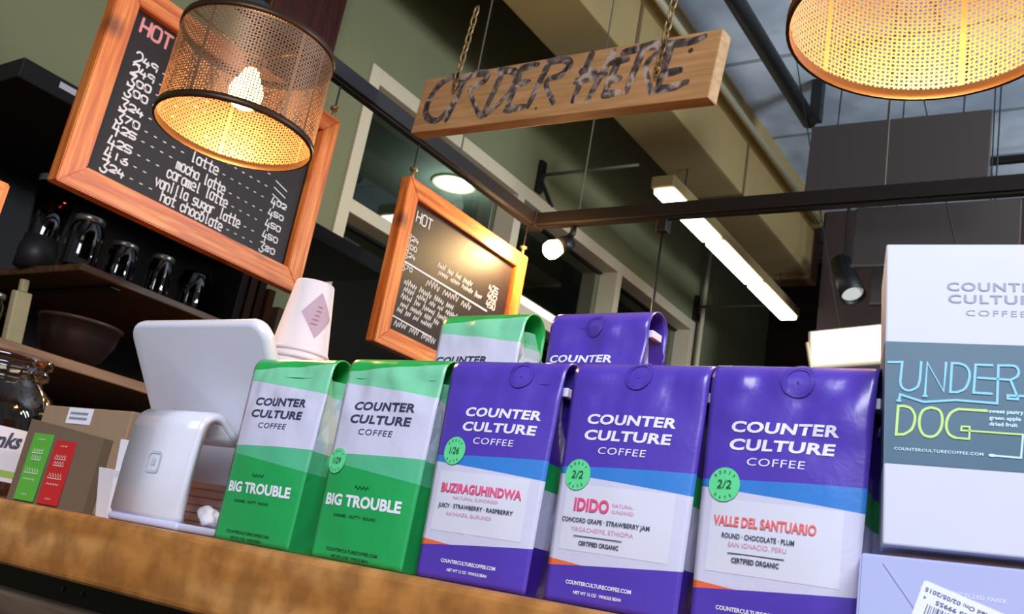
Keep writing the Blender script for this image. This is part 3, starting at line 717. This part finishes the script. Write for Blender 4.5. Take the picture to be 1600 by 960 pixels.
make_bag('purple', 'purple bag labelled VALLE DEL SANTUARIO beside the white box', -.2010, .598, ZB, 5,
         {'valve': (.006, .163), 'coral': True, 'date': '2/2', 'spot': (-.036, .0915), 'name': [('VALLE DEL SANTUARIO', -.041, .026, .0655, .0062, .03)],
          'pale': [('SAN IGNACIO, PERU', -.029, .009, .0527, .0031, 0)], 'ink': [('ROUND · CHOCOLATE · PLUM', -.034, .0135, .0578, .0031, .02), ('CERTIFIED ORGANIC', -.026, .005, .0430, .0030, .03)], 'rule': (-.029, .008, .0485)}, 0, 1.4)
make_bag('green', 'green and white bag standing in the back row with its top curled over', -.5790, .75, 1.151, 6, {'ox': -.016, 'oz': -.009, 'roll': .0195}, R(-2), 1.2)
make_bag('purple', 'purple bag standing in the back row behind the front bags', -.4410, .75, 1.151, 7, {'oz': -.006, 'valve': (-.002, .158), 'ox': -.012, 'roll': .0185}, R(-2), 1.6)
rz = thing('wooden_crate', 'low wooden crate under the back row of coffee bags', 'crate', (-.51, .79, ZC))
link('crate_board', B(-.14, .14, -.05, .05, 0, .0935, .003), M_bar, rz)
link('crate_lid', B(-.143, .143, -.053, .053, .0845, .0948, .002), M_bar, rz)

# ------------------------------------------------------------------ white cartons at the right
M_carton = plain('white_carton', (212, 214, 226), .5, var=.02)
M_teal = plain('dark_teal_print', (62, 100, 122), .45, var=.16, scale=25)
axv = Vector((.967, .252, .046)).normalized(); up0 = Vector((-.043, -.016, .999)); azv = (up0 - axv * up0.dot(axv)).normalized(); ayv = azv.cross(axv)
bxm = Matrix((axv, ayv, azv)).transposed().to_4x4()
t = thing('coffee_carton', 'tall white carton printed UNDER DOG on a dark teal band', 'box')
t.matrix_world = Matrix.Translation(Vector((-.133, .57, 1.302)) - azv * .1824 - axv * .0065) @ bxm
HB = .1824; WB = .128
link('carton_body', B(0, WB, 0, .08, 0, HB, .0012), M_carton, t)
FB = lambda x, z: (x + .0065, -.0004, z + HB); FB2 = lambda x, z: (x + .0065, -.0008, z + HB)
bm = bmesh.new(); bm.faces.new([bm.verts.new(q) for q in ((.0005, -.0003, HB - .1362), (WB - .0005, -.0003, HB - .1362), (WB - .0005, -.0003, HB - .0630), (.0005, -.0003, HB - .0630))])
link('printed_band', bm, M_teal, t)
bm = bmesh.new(); bm.faces.new([bm.verts.new(q) for q in ((-.0003, .0005, HB - .1362), (-.0003, .0005, HB - .0630), (-.0003, .0795, HB - .0630), (-.0003, .0795, HB - .1362))])
link('printed_band', bm, M_teal, t)
UB = [[(-0.0046, -0.0761), (0.0031, -0.0757), (0.0021, -0.0876), (0.0028, -0.0908), (0.0054, -0.0927), (0.0083, -0.0925), (0.0115, -0.0903), (0.0127, -0.0862), (0.0134, -0.0753)], [(0.0154, -0.0957), (0.0167, -0.0755), (0.0254, -0.0924), (0.0268, -0.0751)], [(0.0299, -0.0753), (0.0289, -0.0926), (0.0324, -0.0925), (0.0366, -0.0902), (0.0388, -0.0849), (0.039, -0.0801), (0.0371, -0.0766), (0.0333, -0.0752), (0.0299, -0.0753)], [(0.0511, -0.0756), (0.0424, -0.0756), (0.0411, -0.0923), (0.0504, -0.0924)], [(0.0444, -0.0834), (0.0602, -0.0838), (0.0636, -0.0817), (0.0645, -0.0785), (0.0631, -0.0758), (0.0604, -0.0753), (0.0542, -0.0755), (0.0531, -0.0979), (0.0317, -0.0972), (0.0147, -0.0993), (0.0021, -0.0955), (0.0014, -0.0993)], [(0.0602, -0.0838), (0.0633, -0.093), (0.0586, -0.0929), (0.0586, -0.0948), (0.0636, -0.0949), (0.0637, -0.093), (0.105, -0.0921)]]
UG = [[(0.0011, -0.1025), (0.0001, -0.1194), (0.0041, -0.1191), (0.0083, -0.1159), (0.0101, -0.1103), (0.0097, -0.1064), (0.0076, -0.1033), (0.0043, -0.1023), (0.0011, -0.1025)], [(0.0186, -0.1023), (0.0147, -0.1041), (0.0127, -0.1085), (0.0126, -0.114), (0.0144, -0.1182), (0.0176, -0.1195), (0.0211, -0.1185), (0.0239, -0.1141), (0.0246, -0.1078), (0.0229, -0.1036), (0.0186, -0.1023)], [(0.0468, -0.1025), (0.033, -0.1024), (0.0292, -0.1048), (0.0271, -0.1092), (0.0268, -0.1139), (0.0284, -0.1176), (0.0318, -0.1193), (0.0385, -0.1194), (0.0388, -0.1123), (0.0347, -0.1124), (0.0344, -0.1147), (0.0388, -0.1147), (0.0658, -0.115), (0.0644, -0.1282), (0.0498, -0.1279)]]
arc = lambda q, i, j: list(q[:i]) + smooth_line(q[i:j + 1], 4) + list(q[j + 1:])
UB[0] = arc(UB[0], 2, 7); UB[2] = arc(UB[2], 2, 7); UB[4] = arc(UB[4], 1, 5)
UG[0] = arc(UG[0], 2, 7); UG[1] = smooth_line(UG[1], 4)
bm = bmesh.new()
for s in UB: ribbon(bm, s, .00068, FB2, 8)
for x, z in ((.0014, -.0993), (.0154, -.0957), (.0444, -.0834)): ribbon(bm, [(x - .0008, z), (x + .0008, z)], .0007, FB2, 8)
link('line_lettering', bm, plain('sky_blue_print', (138, 210, 240), .5, var=.02), t)
bm = bmesh.new()
for s in UG[:2] + [arc(UG[2][:7], 1, 6)]: ribbon(bm, s, .00074, FB2, 8)
for x, z in ((.0468, -.1025),): ribbon(bm, [(x - .001, z), (x + .001, z)], .0008, FB2, 8)
ribbon(bm, UG[2][7:13], .00052, FB2, 8); ribbon(bm, UG[2][6:8], .00056, FB2, 8)
link('line_lettering', bm, plain('lime_print', (196, 232, 130), .5, var=.02), t)
bm = bmesh.new()
ribbon(bm, UG[2][12:], .00052, FB2, 8); ribbon(bm, [(.049, -.1279), (.051, -.1279)], .0008, FB2, 8)
put_text(bm, 'COUNTERCULTURECOFFEE.COM', -.0009, .0457, -.1284, .0017, FB2, .02, 1.1)
for s, x1, z in (('sweet pastry', .0664, -.1035), ('green apple', .0650, -.1073), ('dried fruit', .0632, -.1109)): put_text(bm, s, .0489, x1, z, .0022, FB2, .03)
link('small_print', bm, plain('pale_cyan_print', (206, 238, 246), .5, var=.02), t)
bm = bmesh.new()
put_text(bm, 'COUNTER', .0276, .0795, -.0301, .0053, FB, .02, 1.12); put_text(bm, 'CULTURE', .0282, .0788, -.0378, .0053, FB, .02, 1.12); put_text(bm, 'COFFEE', .0378, .0696, -.0457, .0037, FB, -.01, 1.2)
link('brand_lettering', bm, plain('grey_print', (152, 152, 176), .5, var=.02), t)
bm = bmesh.new()
for k in range(3): put_text(bm, 'cupped and chosen for sweetness', .035, .085, -.153 - k * .004, .0012, FB, 0)
link('fine_print', bm, plain('faint_grey_print', (206, 206, 220), .5, var=.02), t) if False else bm.free()
# lower carton with a barcode sticker stuck on upside down
lo = thing('lower_carton', 'white carton with painted lavender shade and an upside-down barcode sticker, under the tall carton', 'box')
lo.matrix_world = Matrix.Translation(Vector((-.1415, .5655, ZC + .0008))) @ Matrix.Rotation(R(14.6), 4, 'Z')
HL = .0560
bm = B(0, .15, 0, .1, 0, HL)
for v in bm.verts:
    if v.co.z > HL - 1e-4: v.co.z += v.co.x * .046
bmesh.ops.bevel(bm, geom=bm.edges[:], offset=.0012, segments=2, affect='EDGES')
link('carton_body', bm, plain('white_carton_shaded', (176, 182, 224), .55, var=.03), lo)  # less lit white card: lavender shade put into the base colour
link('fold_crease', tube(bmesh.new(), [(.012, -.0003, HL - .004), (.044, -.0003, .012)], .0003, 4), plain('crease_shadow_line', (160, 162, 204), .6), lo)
bm = bmesh.new(); FL = lambda x, z: (x, -.0003, z)
put_text(bm, 'MADE OF RECYCLED PAPER', .032, .074, HL - .0155, .0022, FL, .01, 1.1); link('embossed_print', bm, M_white, lo)
ls = lambda x, z: Vector((.0335 + x * math.cos(R(-16)) - z * math.sin(R(-16)), -.0006, HL - .0095 + x * math.sin(R(-16)) + z * math.cos(R(-16))))
bm = bmesh.new(); bm.faces.new([bm.verts.new(ls(x, z)) for x, z in ((0, -.032), (.044, -.032), (.044, -.001), (.043, 0), (.001, 0), (0, -.001))])
st = link('barcode_sticker', bm, plain('white_sticker', (238, 240, 250), .4, var=.02), lo)
bm = bmesh.new(); ls2 = lambda x, z: ls(.042 - x, -.003 - z) + Vector((0, -.0003, 0))   # turned half round
put_text(bm, 'Roasted On: 02/05/2015', .0, .040, .0003, .0022, ls2, .02); put_text(bm, '63505 99955', .010, .033, .0048, .0024, ls2, .02); put_text(bm, '4', .038, .0395, .0048, .002, ls2, .0)
rn = random.Random(8); x = .008
while x < .037:
    w = rn.choice((.0003, .0005, .0008, .001)); bm.faces.new([bm.verts.new(ls2(a, b)) for a, b in ((x, .0085), (x + w, .0085), (x + w, .028), (x, .028))]); x += w + rn.choice((.0004, .0006, .0009))
link('barcode_print', bm, plain('barcode_ink', (86, 96, 132), .6), st)

# ------------------------------------------------------------------ white tablet stand
M_plas = plain('glossy_white_plastic', (226, 226, 236), .18, var=.02)
M_plas2 = plain('white_plastic_tray', (206, 206, 232), .3, var=.02)
t = thing('tablet_stand', 'glossy white plastic tablet stand seen from behind, left of the green bags', 'tablet stand', (-.840, .6, ZC))
def rrect(w, h, rr, n=6):
    out = []
    for cx, cy, a0 in ((w / 2 - rr, h / 2 - rr, 0), (-w / 2 + rr, h / 2 - rr, 90), (-w / 2 + rr, -h / 2 + rr, 180), (w / 2 - rr, -h / 2 + rr, 270)):
        out += [(cx + rr * math.cos(R(a0 + 90 * k / n)), cy + rr * math.sin(R(a0 + 90 * k / n))) for k in range(n + 1)]
    return out
def slab(w, h, rr, th, bev):
    bm = bmesh.new(); pts = rrect(w, h, rr)
    vs = [bm.verts.new((x, 0, z)) for x, z in pts]; fc = bm.faces.new(vs)
    ex = bmesh.ops.extrude_face_region(bm, geom=[fc]); nv = [v for v in ex['geom'] if isinstance(v, bmesh.types.BMVert)]
    bmesh.ops.translate(bm, verts=nv, vec=(0, th, 0)); bmesh.ops.recalc_face_normals(bm, faces=bm.faces[:])
    big = [e for e in bm.edges if abs(e.verts[0].co.y - e.verts[1].co.y) < 1e-6]
    bmesh.ops.bevel(bm, geom=big, offset=bev, segments=4, affect='EDGES', profile=.5)
    return bm
tb = link('tablet_case', slab(.222, .19, .02, .016, .006), M_plas, t, True, (-.008, .054, .132)); tb.rotation_euler = (R(-33) * -1, 0, 0)
tb.rotation_euler = (R(34), 0, 0)
gl = link('screen', B(-.1, .1, .0162, .0168, -.08, .08), plain('dark_screen', (18, 18, 22), .1), tb)
# arched leg: a strip bent over
path = [(.006, .004)] + [(.0, .012), (-.001, .06), (.0, .098)] + [(.0 + .022 - .022 * math.cos(a), .098 + .022 * math.sin(a)) for a in [R(15 * k) for k in range(1, 9)]] + [(.045, .108), (.06, .1)]
def strip(path, w, th):
    bm = bmesh.new(); rows = []
    for i, (y, z) in enumerate(path):
        a = path[max(0, i - 1)]; b = path[min(len(path) - 1, i + 1)]; d = Vector((b[0] - a[0], b[1] - a[1])).normalized(); n = Vector((d.y, -d.x))
        rows.append([bm.verts.new((x, y + n.x * s, z + n.y * s)) for x, s in ((-w / 2, 0), (w / 2, 0), (w / 2, th), (-w / 2, th))])
    for A, Q in zip(rows, rows[1:]):
        for k in range(4): bm.faces.new((A[k], A[(k + 1) % 4], Q[(k + 1) % 4], Q[k]))
    bm.faces.new(rows[0][::-1]); bm.faces.new(rows[-1]); bmesh.ops.recalc_face_normals(bm, faces=bm.faces[:])
    bmesh.ops.bevel(bm, geom=[e for e in bm.edges if len(e.link_faces) == 2 and e.calc_face_angle(0) > 1.0], offset=.0025, segments=3, affect='EDGES')
    return bm
lg = link('arched_leg', strip(path, .108, .012), M_plas, t, True)
link('base_plate', B(-.054, .06, .0, .15, .0, .008, .003), M_plas2, t, True)
bm = bmesh.new(); fl = lambda x, z: (x, -.0016, z)
def ringpts(w, rr): return [(p[0], p[1] + .062) for p in rrect(w, w, rr, 4)]
o_ = ringpts(.0225, .005); i_ = ringpts(.0165, .003)
vo = [bm.verts.new(fl(*p)) for p in o_]; vi = [bm.verts.new(fl(*p)) for p in i_]
for k in range(len(vo)): bm.faces.new((vo[k], vo[(k + 1) % len(vo)], vi[(k + 1) % len(vi)], vi[k]))
bm.faces.new([bm.verts.new(fl(*p)) for p in ringpts(.007, .001)])
link('embossed_emblem', bm, plain('pale_grey_emblem', (200, 202, 214), .3), lg)
# things under the arch
M_paper = plain('white_paper', (224, 220, 224), .7, var=.05)
nb = thing('ruled_card', 'ruled pale pink card standing under the arch of the tablet stand', 'card', (-.885, .735, ZC + .001), (R(-8), 0, 0))
link('card_sheet', B(-.075, .075, 0, .002, 0, .095), plain('pale_pink_card', (214, 190, 186), .6), nb)
bm = bmesh.new()
for k in range(6): bx(bm, -.073, .073, -.0006, 0, .012 + k * .0095, .0128 + k * .0095)
link('ruled_line', bm, plain('red_rule', (170, 84, 76), .6), nb)
bm = T([(-.818, .690, ZC + .012), (-.812, .70, ZC + .062)], .0028, 8)
tag(link('pen', bm, plain('brown_pen', (84, 70, 60), .4), None, True), 'thin dark pen leaning under the tablet stand arch', 'pen')
bm = bmesh.new(); bmesh.ops.create_icosphere(bm, subdivisions=3, radius=.0105)
for v in bm.verts: v.co *= 1 + .55 * noise.noise(v.co * 110); v.co.z *= .9
tag(link('crumpled_receipt', bm, M_paper, None, False, (-.806, .655, ZC + .0195)), 'crumpled white receipt between the tablet stand and a green bag', 'paper')
for k, (x, rz_, lab) in enumerate(((-.915, 12, 'white paper slip leaning against the left side of the tablet stand'), (-.935, 24, 'narrow white paper slip between the kraft box and the tablet stand'))):
    o = link('paper_slip', B(-.0006, .0006, -.025, .025, 0, .085 - k * .03), M_paper, None, False, (x, .642, ZC)); o.rotation_euler = (0, R(rz_), R(-60)); tag(o, lab, 'paper')

# ------------------------------------------------------------------ kraft display box, sachets
M_kraft = plain('kraft_cardboard', (156, 128, 100), .8, var=.08, scale=80)
M_kraftd = plain('darker_kraft_inset', (112, 92, 72), .85, var=.08, scale=80)
kb = thing('kraft_display_box', 'brown kraft cardboard display box holding two tea sachets', 'box', (-1.060, .625, ZC))
bm = B(-.075, .105, .012, .075, 0, .118, .0015); link('box_body', bm, M_kraft, kb)
bm = bmesh.new(); pr = [(-.052, -.012), (.085, .0), (.085, .011), (-.052, .011)]
lo_ = [bm.verts.new((x, y, 0)) for x, y in pr]; hi_ = [bm.verts.new((x, y, z)) for (x, y), z in zip(pr, (.096, .083, .083, .096))]
bm.faces.new(lo_[::-1]); bm.faces.new(hi_)
for k in range(4): bm.faces.new((lo_[k], lo_[(k + 1) % 4], hi_[(k + 1) % 4], hi_[k]))
link('front_pocket', bm, M_kraftd, kb)
bm = B(-.02, .03, .0112, .0118, .098, .117); lb = link('white_label', bm, M_white, kb)
bm = bmesh.new(); rnk = random.Random(2)
for k in range(2): ribbon(bm, [(-.014 + .0019 * i, .109 - k * .006 + (.003 if i % 2 else 0)) for i in range(20)], .0004, lambda x, z: (x, .0108, z), 4)
link('label_lettering', bm, M_ink, lb)
for x0, col, rgb, lab in ((-.037, 'green', (92, 176, 62), 'bright green tea sachet in the kraft display box'), (.006, 'red', (196, 42, 44), 'bright red tea sachet in the kraft display box')):
    s = thing('tea_sachet', lab, 'packet', (-1.060 + x0, .625 - .0125 + (x0 + .052) * .088, ZC + .002), (R(-1), 0, R(5)))
    hh = .078 if col == 'green' else .073
    link('sachet_pouch', slab(.036, hh, .001, .0015, .0004), plain(col + '_sachet', rgb, .35, var=.1), s, False, (.018, -.0018, hh / 2))
    bm = bmesh.new(); fs = lambda x, z: (x, -.0024, z)
    for z, w, c in ((.9, .012, .0016), (.72, .02, .004), (.62, .018, .004), (.42, .024, .005), (.3, .022, .0024), (.08, .010, .0016)):
        n = int(w / .0022); zz = hh * z      # print too small to read
        ribbon(bm, [(.018 - w / 2 + w * i / n, zz + (c * .9 if i % 2 else 0)) for i in range(n + 1)], .00035, fs, 4)
        if c > .003: ribbon(bm, [(.018 - w / 2, zz - .0012), (.018 + w / 2, zz - .0012)], .0005, fs, 4)
    link('sachet_print', bm, plain(col + '_pale_print', (222, 226, 200) if col == 'green' else (238, 190, 180), .6), s)

# ------------------------------------------------------------------ tip jar at the left margin
M_glass = glass('clear_jar_glass', (240, 230, 214), 1.3, .03, .93)
tj = thing('tip_jar', 'large clear glass jar with paper labels at the left end of the counter', 'jar', (-1.305, .665, ZC))
link('jar_glass', Lt([(0, 0), (.066, 0), (.074, .01), (.075, .11), (.068, .136), (.05, .15), (.047, .158), (.054, .162), (.054, .17), (.049, .173), (.055, .178), (.054, .188), (.045, .19), (.043, .16), (.062, .138), (.071, .108), (.07, .01), (0, .006)], 40), M_glass, tj, True)
def patch(rad, a0, a1, z0, z1, n=12):
    bm = bmesh.new(); q = [[bm.verts.new((rad * math.cos(a), rad * math.sin(a), z)) for a in [R(a0 + (a1 - a0) * k / n) for k in range(n + 1)]] for z in (z0, z1)]
    for k in range(n): bm.faces.new((q[0][k], q[0][k + 1], q[1][k + 1], q[1][k]))
    return bm
lb = link('paper_label', patch(.0765, -55, 18, .02, .088), M_paper, tj, True)
fj = lambda x, z: (.0772 * math.cos(R(-14) + x / .0772), .0772 * math.sin(R(-14) + x / .0772), z)
bm = bmesh.new(); put_text(bm, 'thanks', -.036, .026, .058, .02, fj, .03, 1.0, .2, .1); link('label_lettering', bm, M_ink, lb)
link('green_stripe', patch(.0771, -53, 16, .026, .034), plain('lime_stripe', (150, 190, 80), .5), lb, True)
link('coins', Lt([(0, .008), (.06, .008), (.064, .02), (.06, .05), (.03, .058), (0, .06)], 24), plain('brown_contents', (110, 66, 30), .5, .2, .4, 60), tj, True)
# dark jar and a pale box behind the kraft box
dj = thing('spice_jar', 'small dark glass jar with ribbed lid behind the kraft box', 'jar', (-1.16, .80, ZC))
link('jar_body', Lt([(0, 0), (.03, 0), (.034, .01), (.034, .1), (.028, .118), (0, .118)], 24), plain('dark_jar', (30, 30, 26), .2), dj, True)
link('lid', Lt([(.031, .118), (.033, .12), (.033, .128), (.031, .13), (.033, .132), (.033, .138), (.028, .142), (0, .142)], 24), plain('black_green_lid', (34, 44, 38), .35), dj, True)
bxo = B(-.03, .03, -.02, .02, 0, .128, .002)
pb = thing('pale_carton', 'pale beige carton between the kraft box and the tablet stand', 'box', (-1.05, .76, ZC))
link('carton_body', bxo, plain('beige_carton', (178, 170, 150), .7), pb); link('carton_flap', B(-.03, .03, -.021, -.0205, .10, .128), plain('beige_flap', (190, 182, 164), .7), pb)

# ------------------------------------------------------------------ stack of paper cups
M_cup = plain('white_paper_cup', (226, 218, 222), .55, var=.02)
M_logo = plain('mauve_cup_print', (182, 158, 176), .6, var=.05)
CX, CY = -1.062, .95
cup = thing('paper_cup', 'white paper cup with mauve diamond print, topmost of the upside-down stack', 'cup', (CX, CY, 1.331), group='upside-down paper cups in the stack')
link('cup_wall', Lt([(.0425, 0), (.045, .0015), (.0455, .004), (.044, .0065), (.0425, .008), (.0295, .112), (.0285, .114), (.027, .113), (.0275, .109), (0, .109)], 40), M_cup, cup, True)
def cone_map(x, z):
    rr = .0425 + (.0295 - .0425) * (z - .008) / .104 + .0005; a = R(-18) + x / rr
    return (rr * math.cos(a), rr * math.sin(a), z)
bm = bmesh.new(); n = 8; cz = .060; dw, dh = .026, .036
for j in range(-n, n):
    za, zb = cz + dh * j / n, cz + dh * (j + 1) / n; wa, wb = dw * (1 - abs(j) / n), dw * (1 - abs(j + 1) / n)
    for k in range(8):
        q = [(-wa + 2 * wa * k / 8, za), (-wa + 2 * wa * (k + 1) / 8, za), (-wb + 2 * wb * (k + 1) / 8, zb), (-wb + 2 * wb * k / 8, zb)]
        if wa < 1e-6: q = q[1:]
        elif wb < 1e-6: q = q[:3]
        bm.faces.new([bm.verts.new(cone_map(*p)) for p in q])
lg_ = link('diamond_print', bm, M_logo, cup, True)
bm = bmesh.new(); cm2 = lambda x, z: tuple(Vector(cone_map(x, z)) * 1.0 + Vector((cone_map(x, z)[0], cone_map(x, z)[1], 0)).normalized() * .0004)
for k in range(5): ribbon(bm, [(-.010 + .002 * k + .0004 * i, .044 + .007 * k + (.0016 if i % 2 else 0)) for i in range(int(26 - 2 * k))], .0005, cm2, 0)
link('print_lettering', bm, plain('deep_mauve_print', (150, 120, 145), .6), lg_)
ords = ['second', 'third', 'fourth', 'fifth']
base_cup = None
for k in range(1, 25):
    c = thing('paper_cup', 'white paper cup, %s from the top of the upside-down stack' % ords[k - 1] if k <= 4 else 'white paper cup low in the upside-down stack hidden behind the bags', 'cup', (CX + .0006 * math.sin(k * 2.1), CY, 1.331 - k * .0105), group='upside-down paper cups in the stack')
    o = cup.children[0].copy(); COL.objects.link(o); o.parent = c

# ------------------------------------------------------------------ back bar: shelves and what stands on them
M_shelf = wood('dark_shelf_wood', [(66, 44, 26), (92, 64, 38), (120, 86, 52)], 'Y', 5, 12, .5)
ZS = 1.716
us = thing('wall_shelf', 'long dark wooden shelf of jars beneath the large chalkboard menu', 'shelf', (-2.5, 1.381, ZS))
link('shelf_board', B(-.77, 0, 0, 1.2, -.022, 0, .003), M_shelf, us)
for y in (.12, 1.1): link('shelf_bracket', bx(B(-.7, -.03, y, y + .03, -.03, -.0225), -.73, -.69, y, y + .03, -.2, -.0225), M_black, us)
o_ = thing('wall_shelf', 'lower wooden shelf edge visible behind the kraft box and tablet stand', 'shelf', (-2.5, 1.05, 1.447))
link('shelf_board', B(-.77, 0, 0, 1.5, -.03, 0, .003), wood('brown_shelf_wood', [(110, 72, 38), (140, 96, 54), (160, 114, 70)], 'Y', 5, 12, .5), o_)
link('shelf_bracket', B(-.48, -.02, .1, .13, -.05, -.0305), M_black, o_)
# dark hutch that both shelves are fixed to
M_hutch = plain('black_brown_hutch', (22, 18, 16), .7, var=.3)
hu = thing('back_bar_hutch', 'tall black back bar cabinet behind the shelves of jars', 'cabinet', (-3.05, 1.05, 0))
link('back_board', B(-.255, -.225, -.75, 1.55, 0, 2.40), M_hutch, hu)
link('top_canopy', B(-.22, .55, 0, 1.55, 2.12, 2.18, .004), M_hutch, hu)
link('counter_cupboard', B(-.22, .5, -.75, 1.55, 0, 1.05), M_hutch, hu)
link('label_tag', B(.5505, .5515, .11, .16, 2.15, 2.168), M_paper, hu)
G_jar = glass('dark_jar_glass', (210, 205, 195), 2.0, .05, .55)
M_lidm = plain('brushed_steel_lid', (150, 145, 138), .3, .85)
def jar(label, y, rad, h, x=-2.62, lid=True, z=ZS, content=None):
    t = thing('glass_jar', label, 'jar', (x, y, z), group='jars and bottles on the back bar shelf')
    link('jar_glass', Lt([(0, 0), (rad * .95, 0), (rad, .006), (rad, h * .72), (rad * .8, h * .84), (rad * .8, h * .9), (rad * .76, h * .9), (rad * .76, h * .83), (rad * .94, h * .7), (rad * .94, .01), (0, .006)], 28), G_jar, t, True)
    if lid: link('lid', Lt([(0, h), (rad * .8, h), (rad * .86, h * .985), (rad * .86, h * .885), (rad * .8, h * .88)], 28), M_lidm, t, True)
    if content: link('contents', Lt([(0, .008), (rad * .9, .008), (rad * .9, h * .45), (0, h * .5)], 20), plain(content[0], content[1], .8, var=.4, scale=90), t, True)
    return t
jar('tall glass jar with steel lid at the near end of the shelf', 1.42, .05, .16, -2.6, content=('dark_beans', (34, 22, 16)))
jar('squat glass jar second along the shelf under the menu board', 1.55, .045, .13, -2.6, content=('dark_tea', (40, 26, 18)))
jar('glass jar third along the shelf under the menu board', 1.70, .04, .15, -2.62, content=('dark_beans', (34, 22, 16)))
jar('wide glass jar before the dark books near the end of the shelf', 1.86, .055, .17, -2.66, False)
t = thing('blender', 'clear blender jug with a tiny red light above the jars', 'blender', (-2.80, 1.40, ZS))
link('motor_base', Lt([(0, 0), (.055, 0), (.055, .07), (.05, .075), (.05, .1), (0, .1)], 24), plain('smoked_base', (34, 32, 32), .5), t, True)
link('jug', Lt([(.045, .1), (.06, .27), (.056, .27), (.041, .105)], 24), G_jar, t, True)
link('lid', Lt([(.06, .27), (.062, .29), (.03, .3), (.028, .315), (0, .318)], 24), plain('smoke_lid', (90, 92, 88), .3), t, True)
link('indicator_light', Lt([(0, 0), (.004, .002), (.0, .004)], 10), emis('red_indicator', (255, 60, 90), 3), t, False, (.062, .0, .21))
for i, (y, h, rgb, lab) in enumerate(((1.95, .2, (26, 24, 26), 'tall black folder standing on the shelf'), (1.99, .21, (58, 40, 34), 'dark brown folder standing on the shelf'), (2.03, .19, (40, 30, 26), 'dark folder leaning beside the wooden slat on the shelf'), (2.075, .17, (104, 66, 36), 'orange brown wooden slat standing at the shelf end'))):
    o = link('folder' if i < 3 else 'wood_slat', B(-.1, .06, -.014, .014, 0, h, .002), plain('folder_%d' % i, rgb, .6), None, False, (-2.58, y, ZS)); tag(o, lab, 'folder' if i < 3 else 'slat')
t = thing('tea_box', 'greyish white tea box at the far end of the shelf', 'box', (-2.6, 2.19, ZS))
link('box_body', B(-.05, .06, -.055, .055, 0, .13, .002), plain('grey_white_box', (150, 140, 132), .6), t)
for y0, y1, z0, z1 in ((-.035, -.009, .035, .055), (.008, .034, .035, .055), (-.02, .02, .09, .096)): link('box_print', B(.0602, .0608, y0, y1, z0, z1), plain('dark_box_print', (82, 66, 62), .6), t)
t = thing('round_flask', 'round clear glass flask right of the tea box', 'flask', (-2.56, 2.34, ZS))
link('flask_glass', Lt([(0, 0), (.03, .002), (.05, .03), (.055, .055), (.045, .085), (.02, .105), (.018, .13), (.022, .135)], 28), G_jar, t, True)
link('flask_band', Lt([(.0185, .1), (.022, .103), (.022, .115), (.0185, .118)], 20), M_lidm, t, True)
# under the shelf
t = thing('chopping_board', 'pale yellowish chopping board leaning upright below the shelf', 'board', (-2.6, 1.32, 1.447), (R(8), 0, R(20)))
link('board_slab', B(-.02, 0, -.03, .03, 0, .155, .004), plain('pale_board', (168, 156, 116), .6), t)
link('board_handle', B(-.018, -.002, -.012, .012, .155, .19, .004), plain('pale_board', (168, 156, 116), .6), t)
t = thing('copper_bowl', 'large dark brown bowl under the shelf beside the chopping board', 'bowl', (-2.62, 1.50, 1.448))
link('bowl_body', Lt([(0, 0), (.05, 0), (.085, .03), (.108, .08), (.115, .125), (.119, .125), (.112, .075), (.09, .026), (.055, -.0), (0, -.0)][:6] + [(.108, .118), (.1, .08), (.08, .035), (.05, .008), (0, .006)], 36), plain('dark_brown_enamel', (40, 28, 26), .35, .2), t, True)
link('rim_band', Lt([(.115, .118), (.12, .121), (.12, .128), (.114, .129)], 36), plain('brown_rim', (74, 52, 40), .4, .3), t, True)
for i, (y, z, rad, h) in enumerate(((1.235, 1.447, .035, .13), (1.17, 1.447, .04, .19), (1.28, 1.447, .03, .09))):
    jar(['small glass jar left of the chopping board', 'tall glass jar at the picture edge below the shelf', 'low glass jar right beside the chopping board'][i], y, rad, h, -2.62 - .02 * i, True, z)
SC.render.film_transparent = False
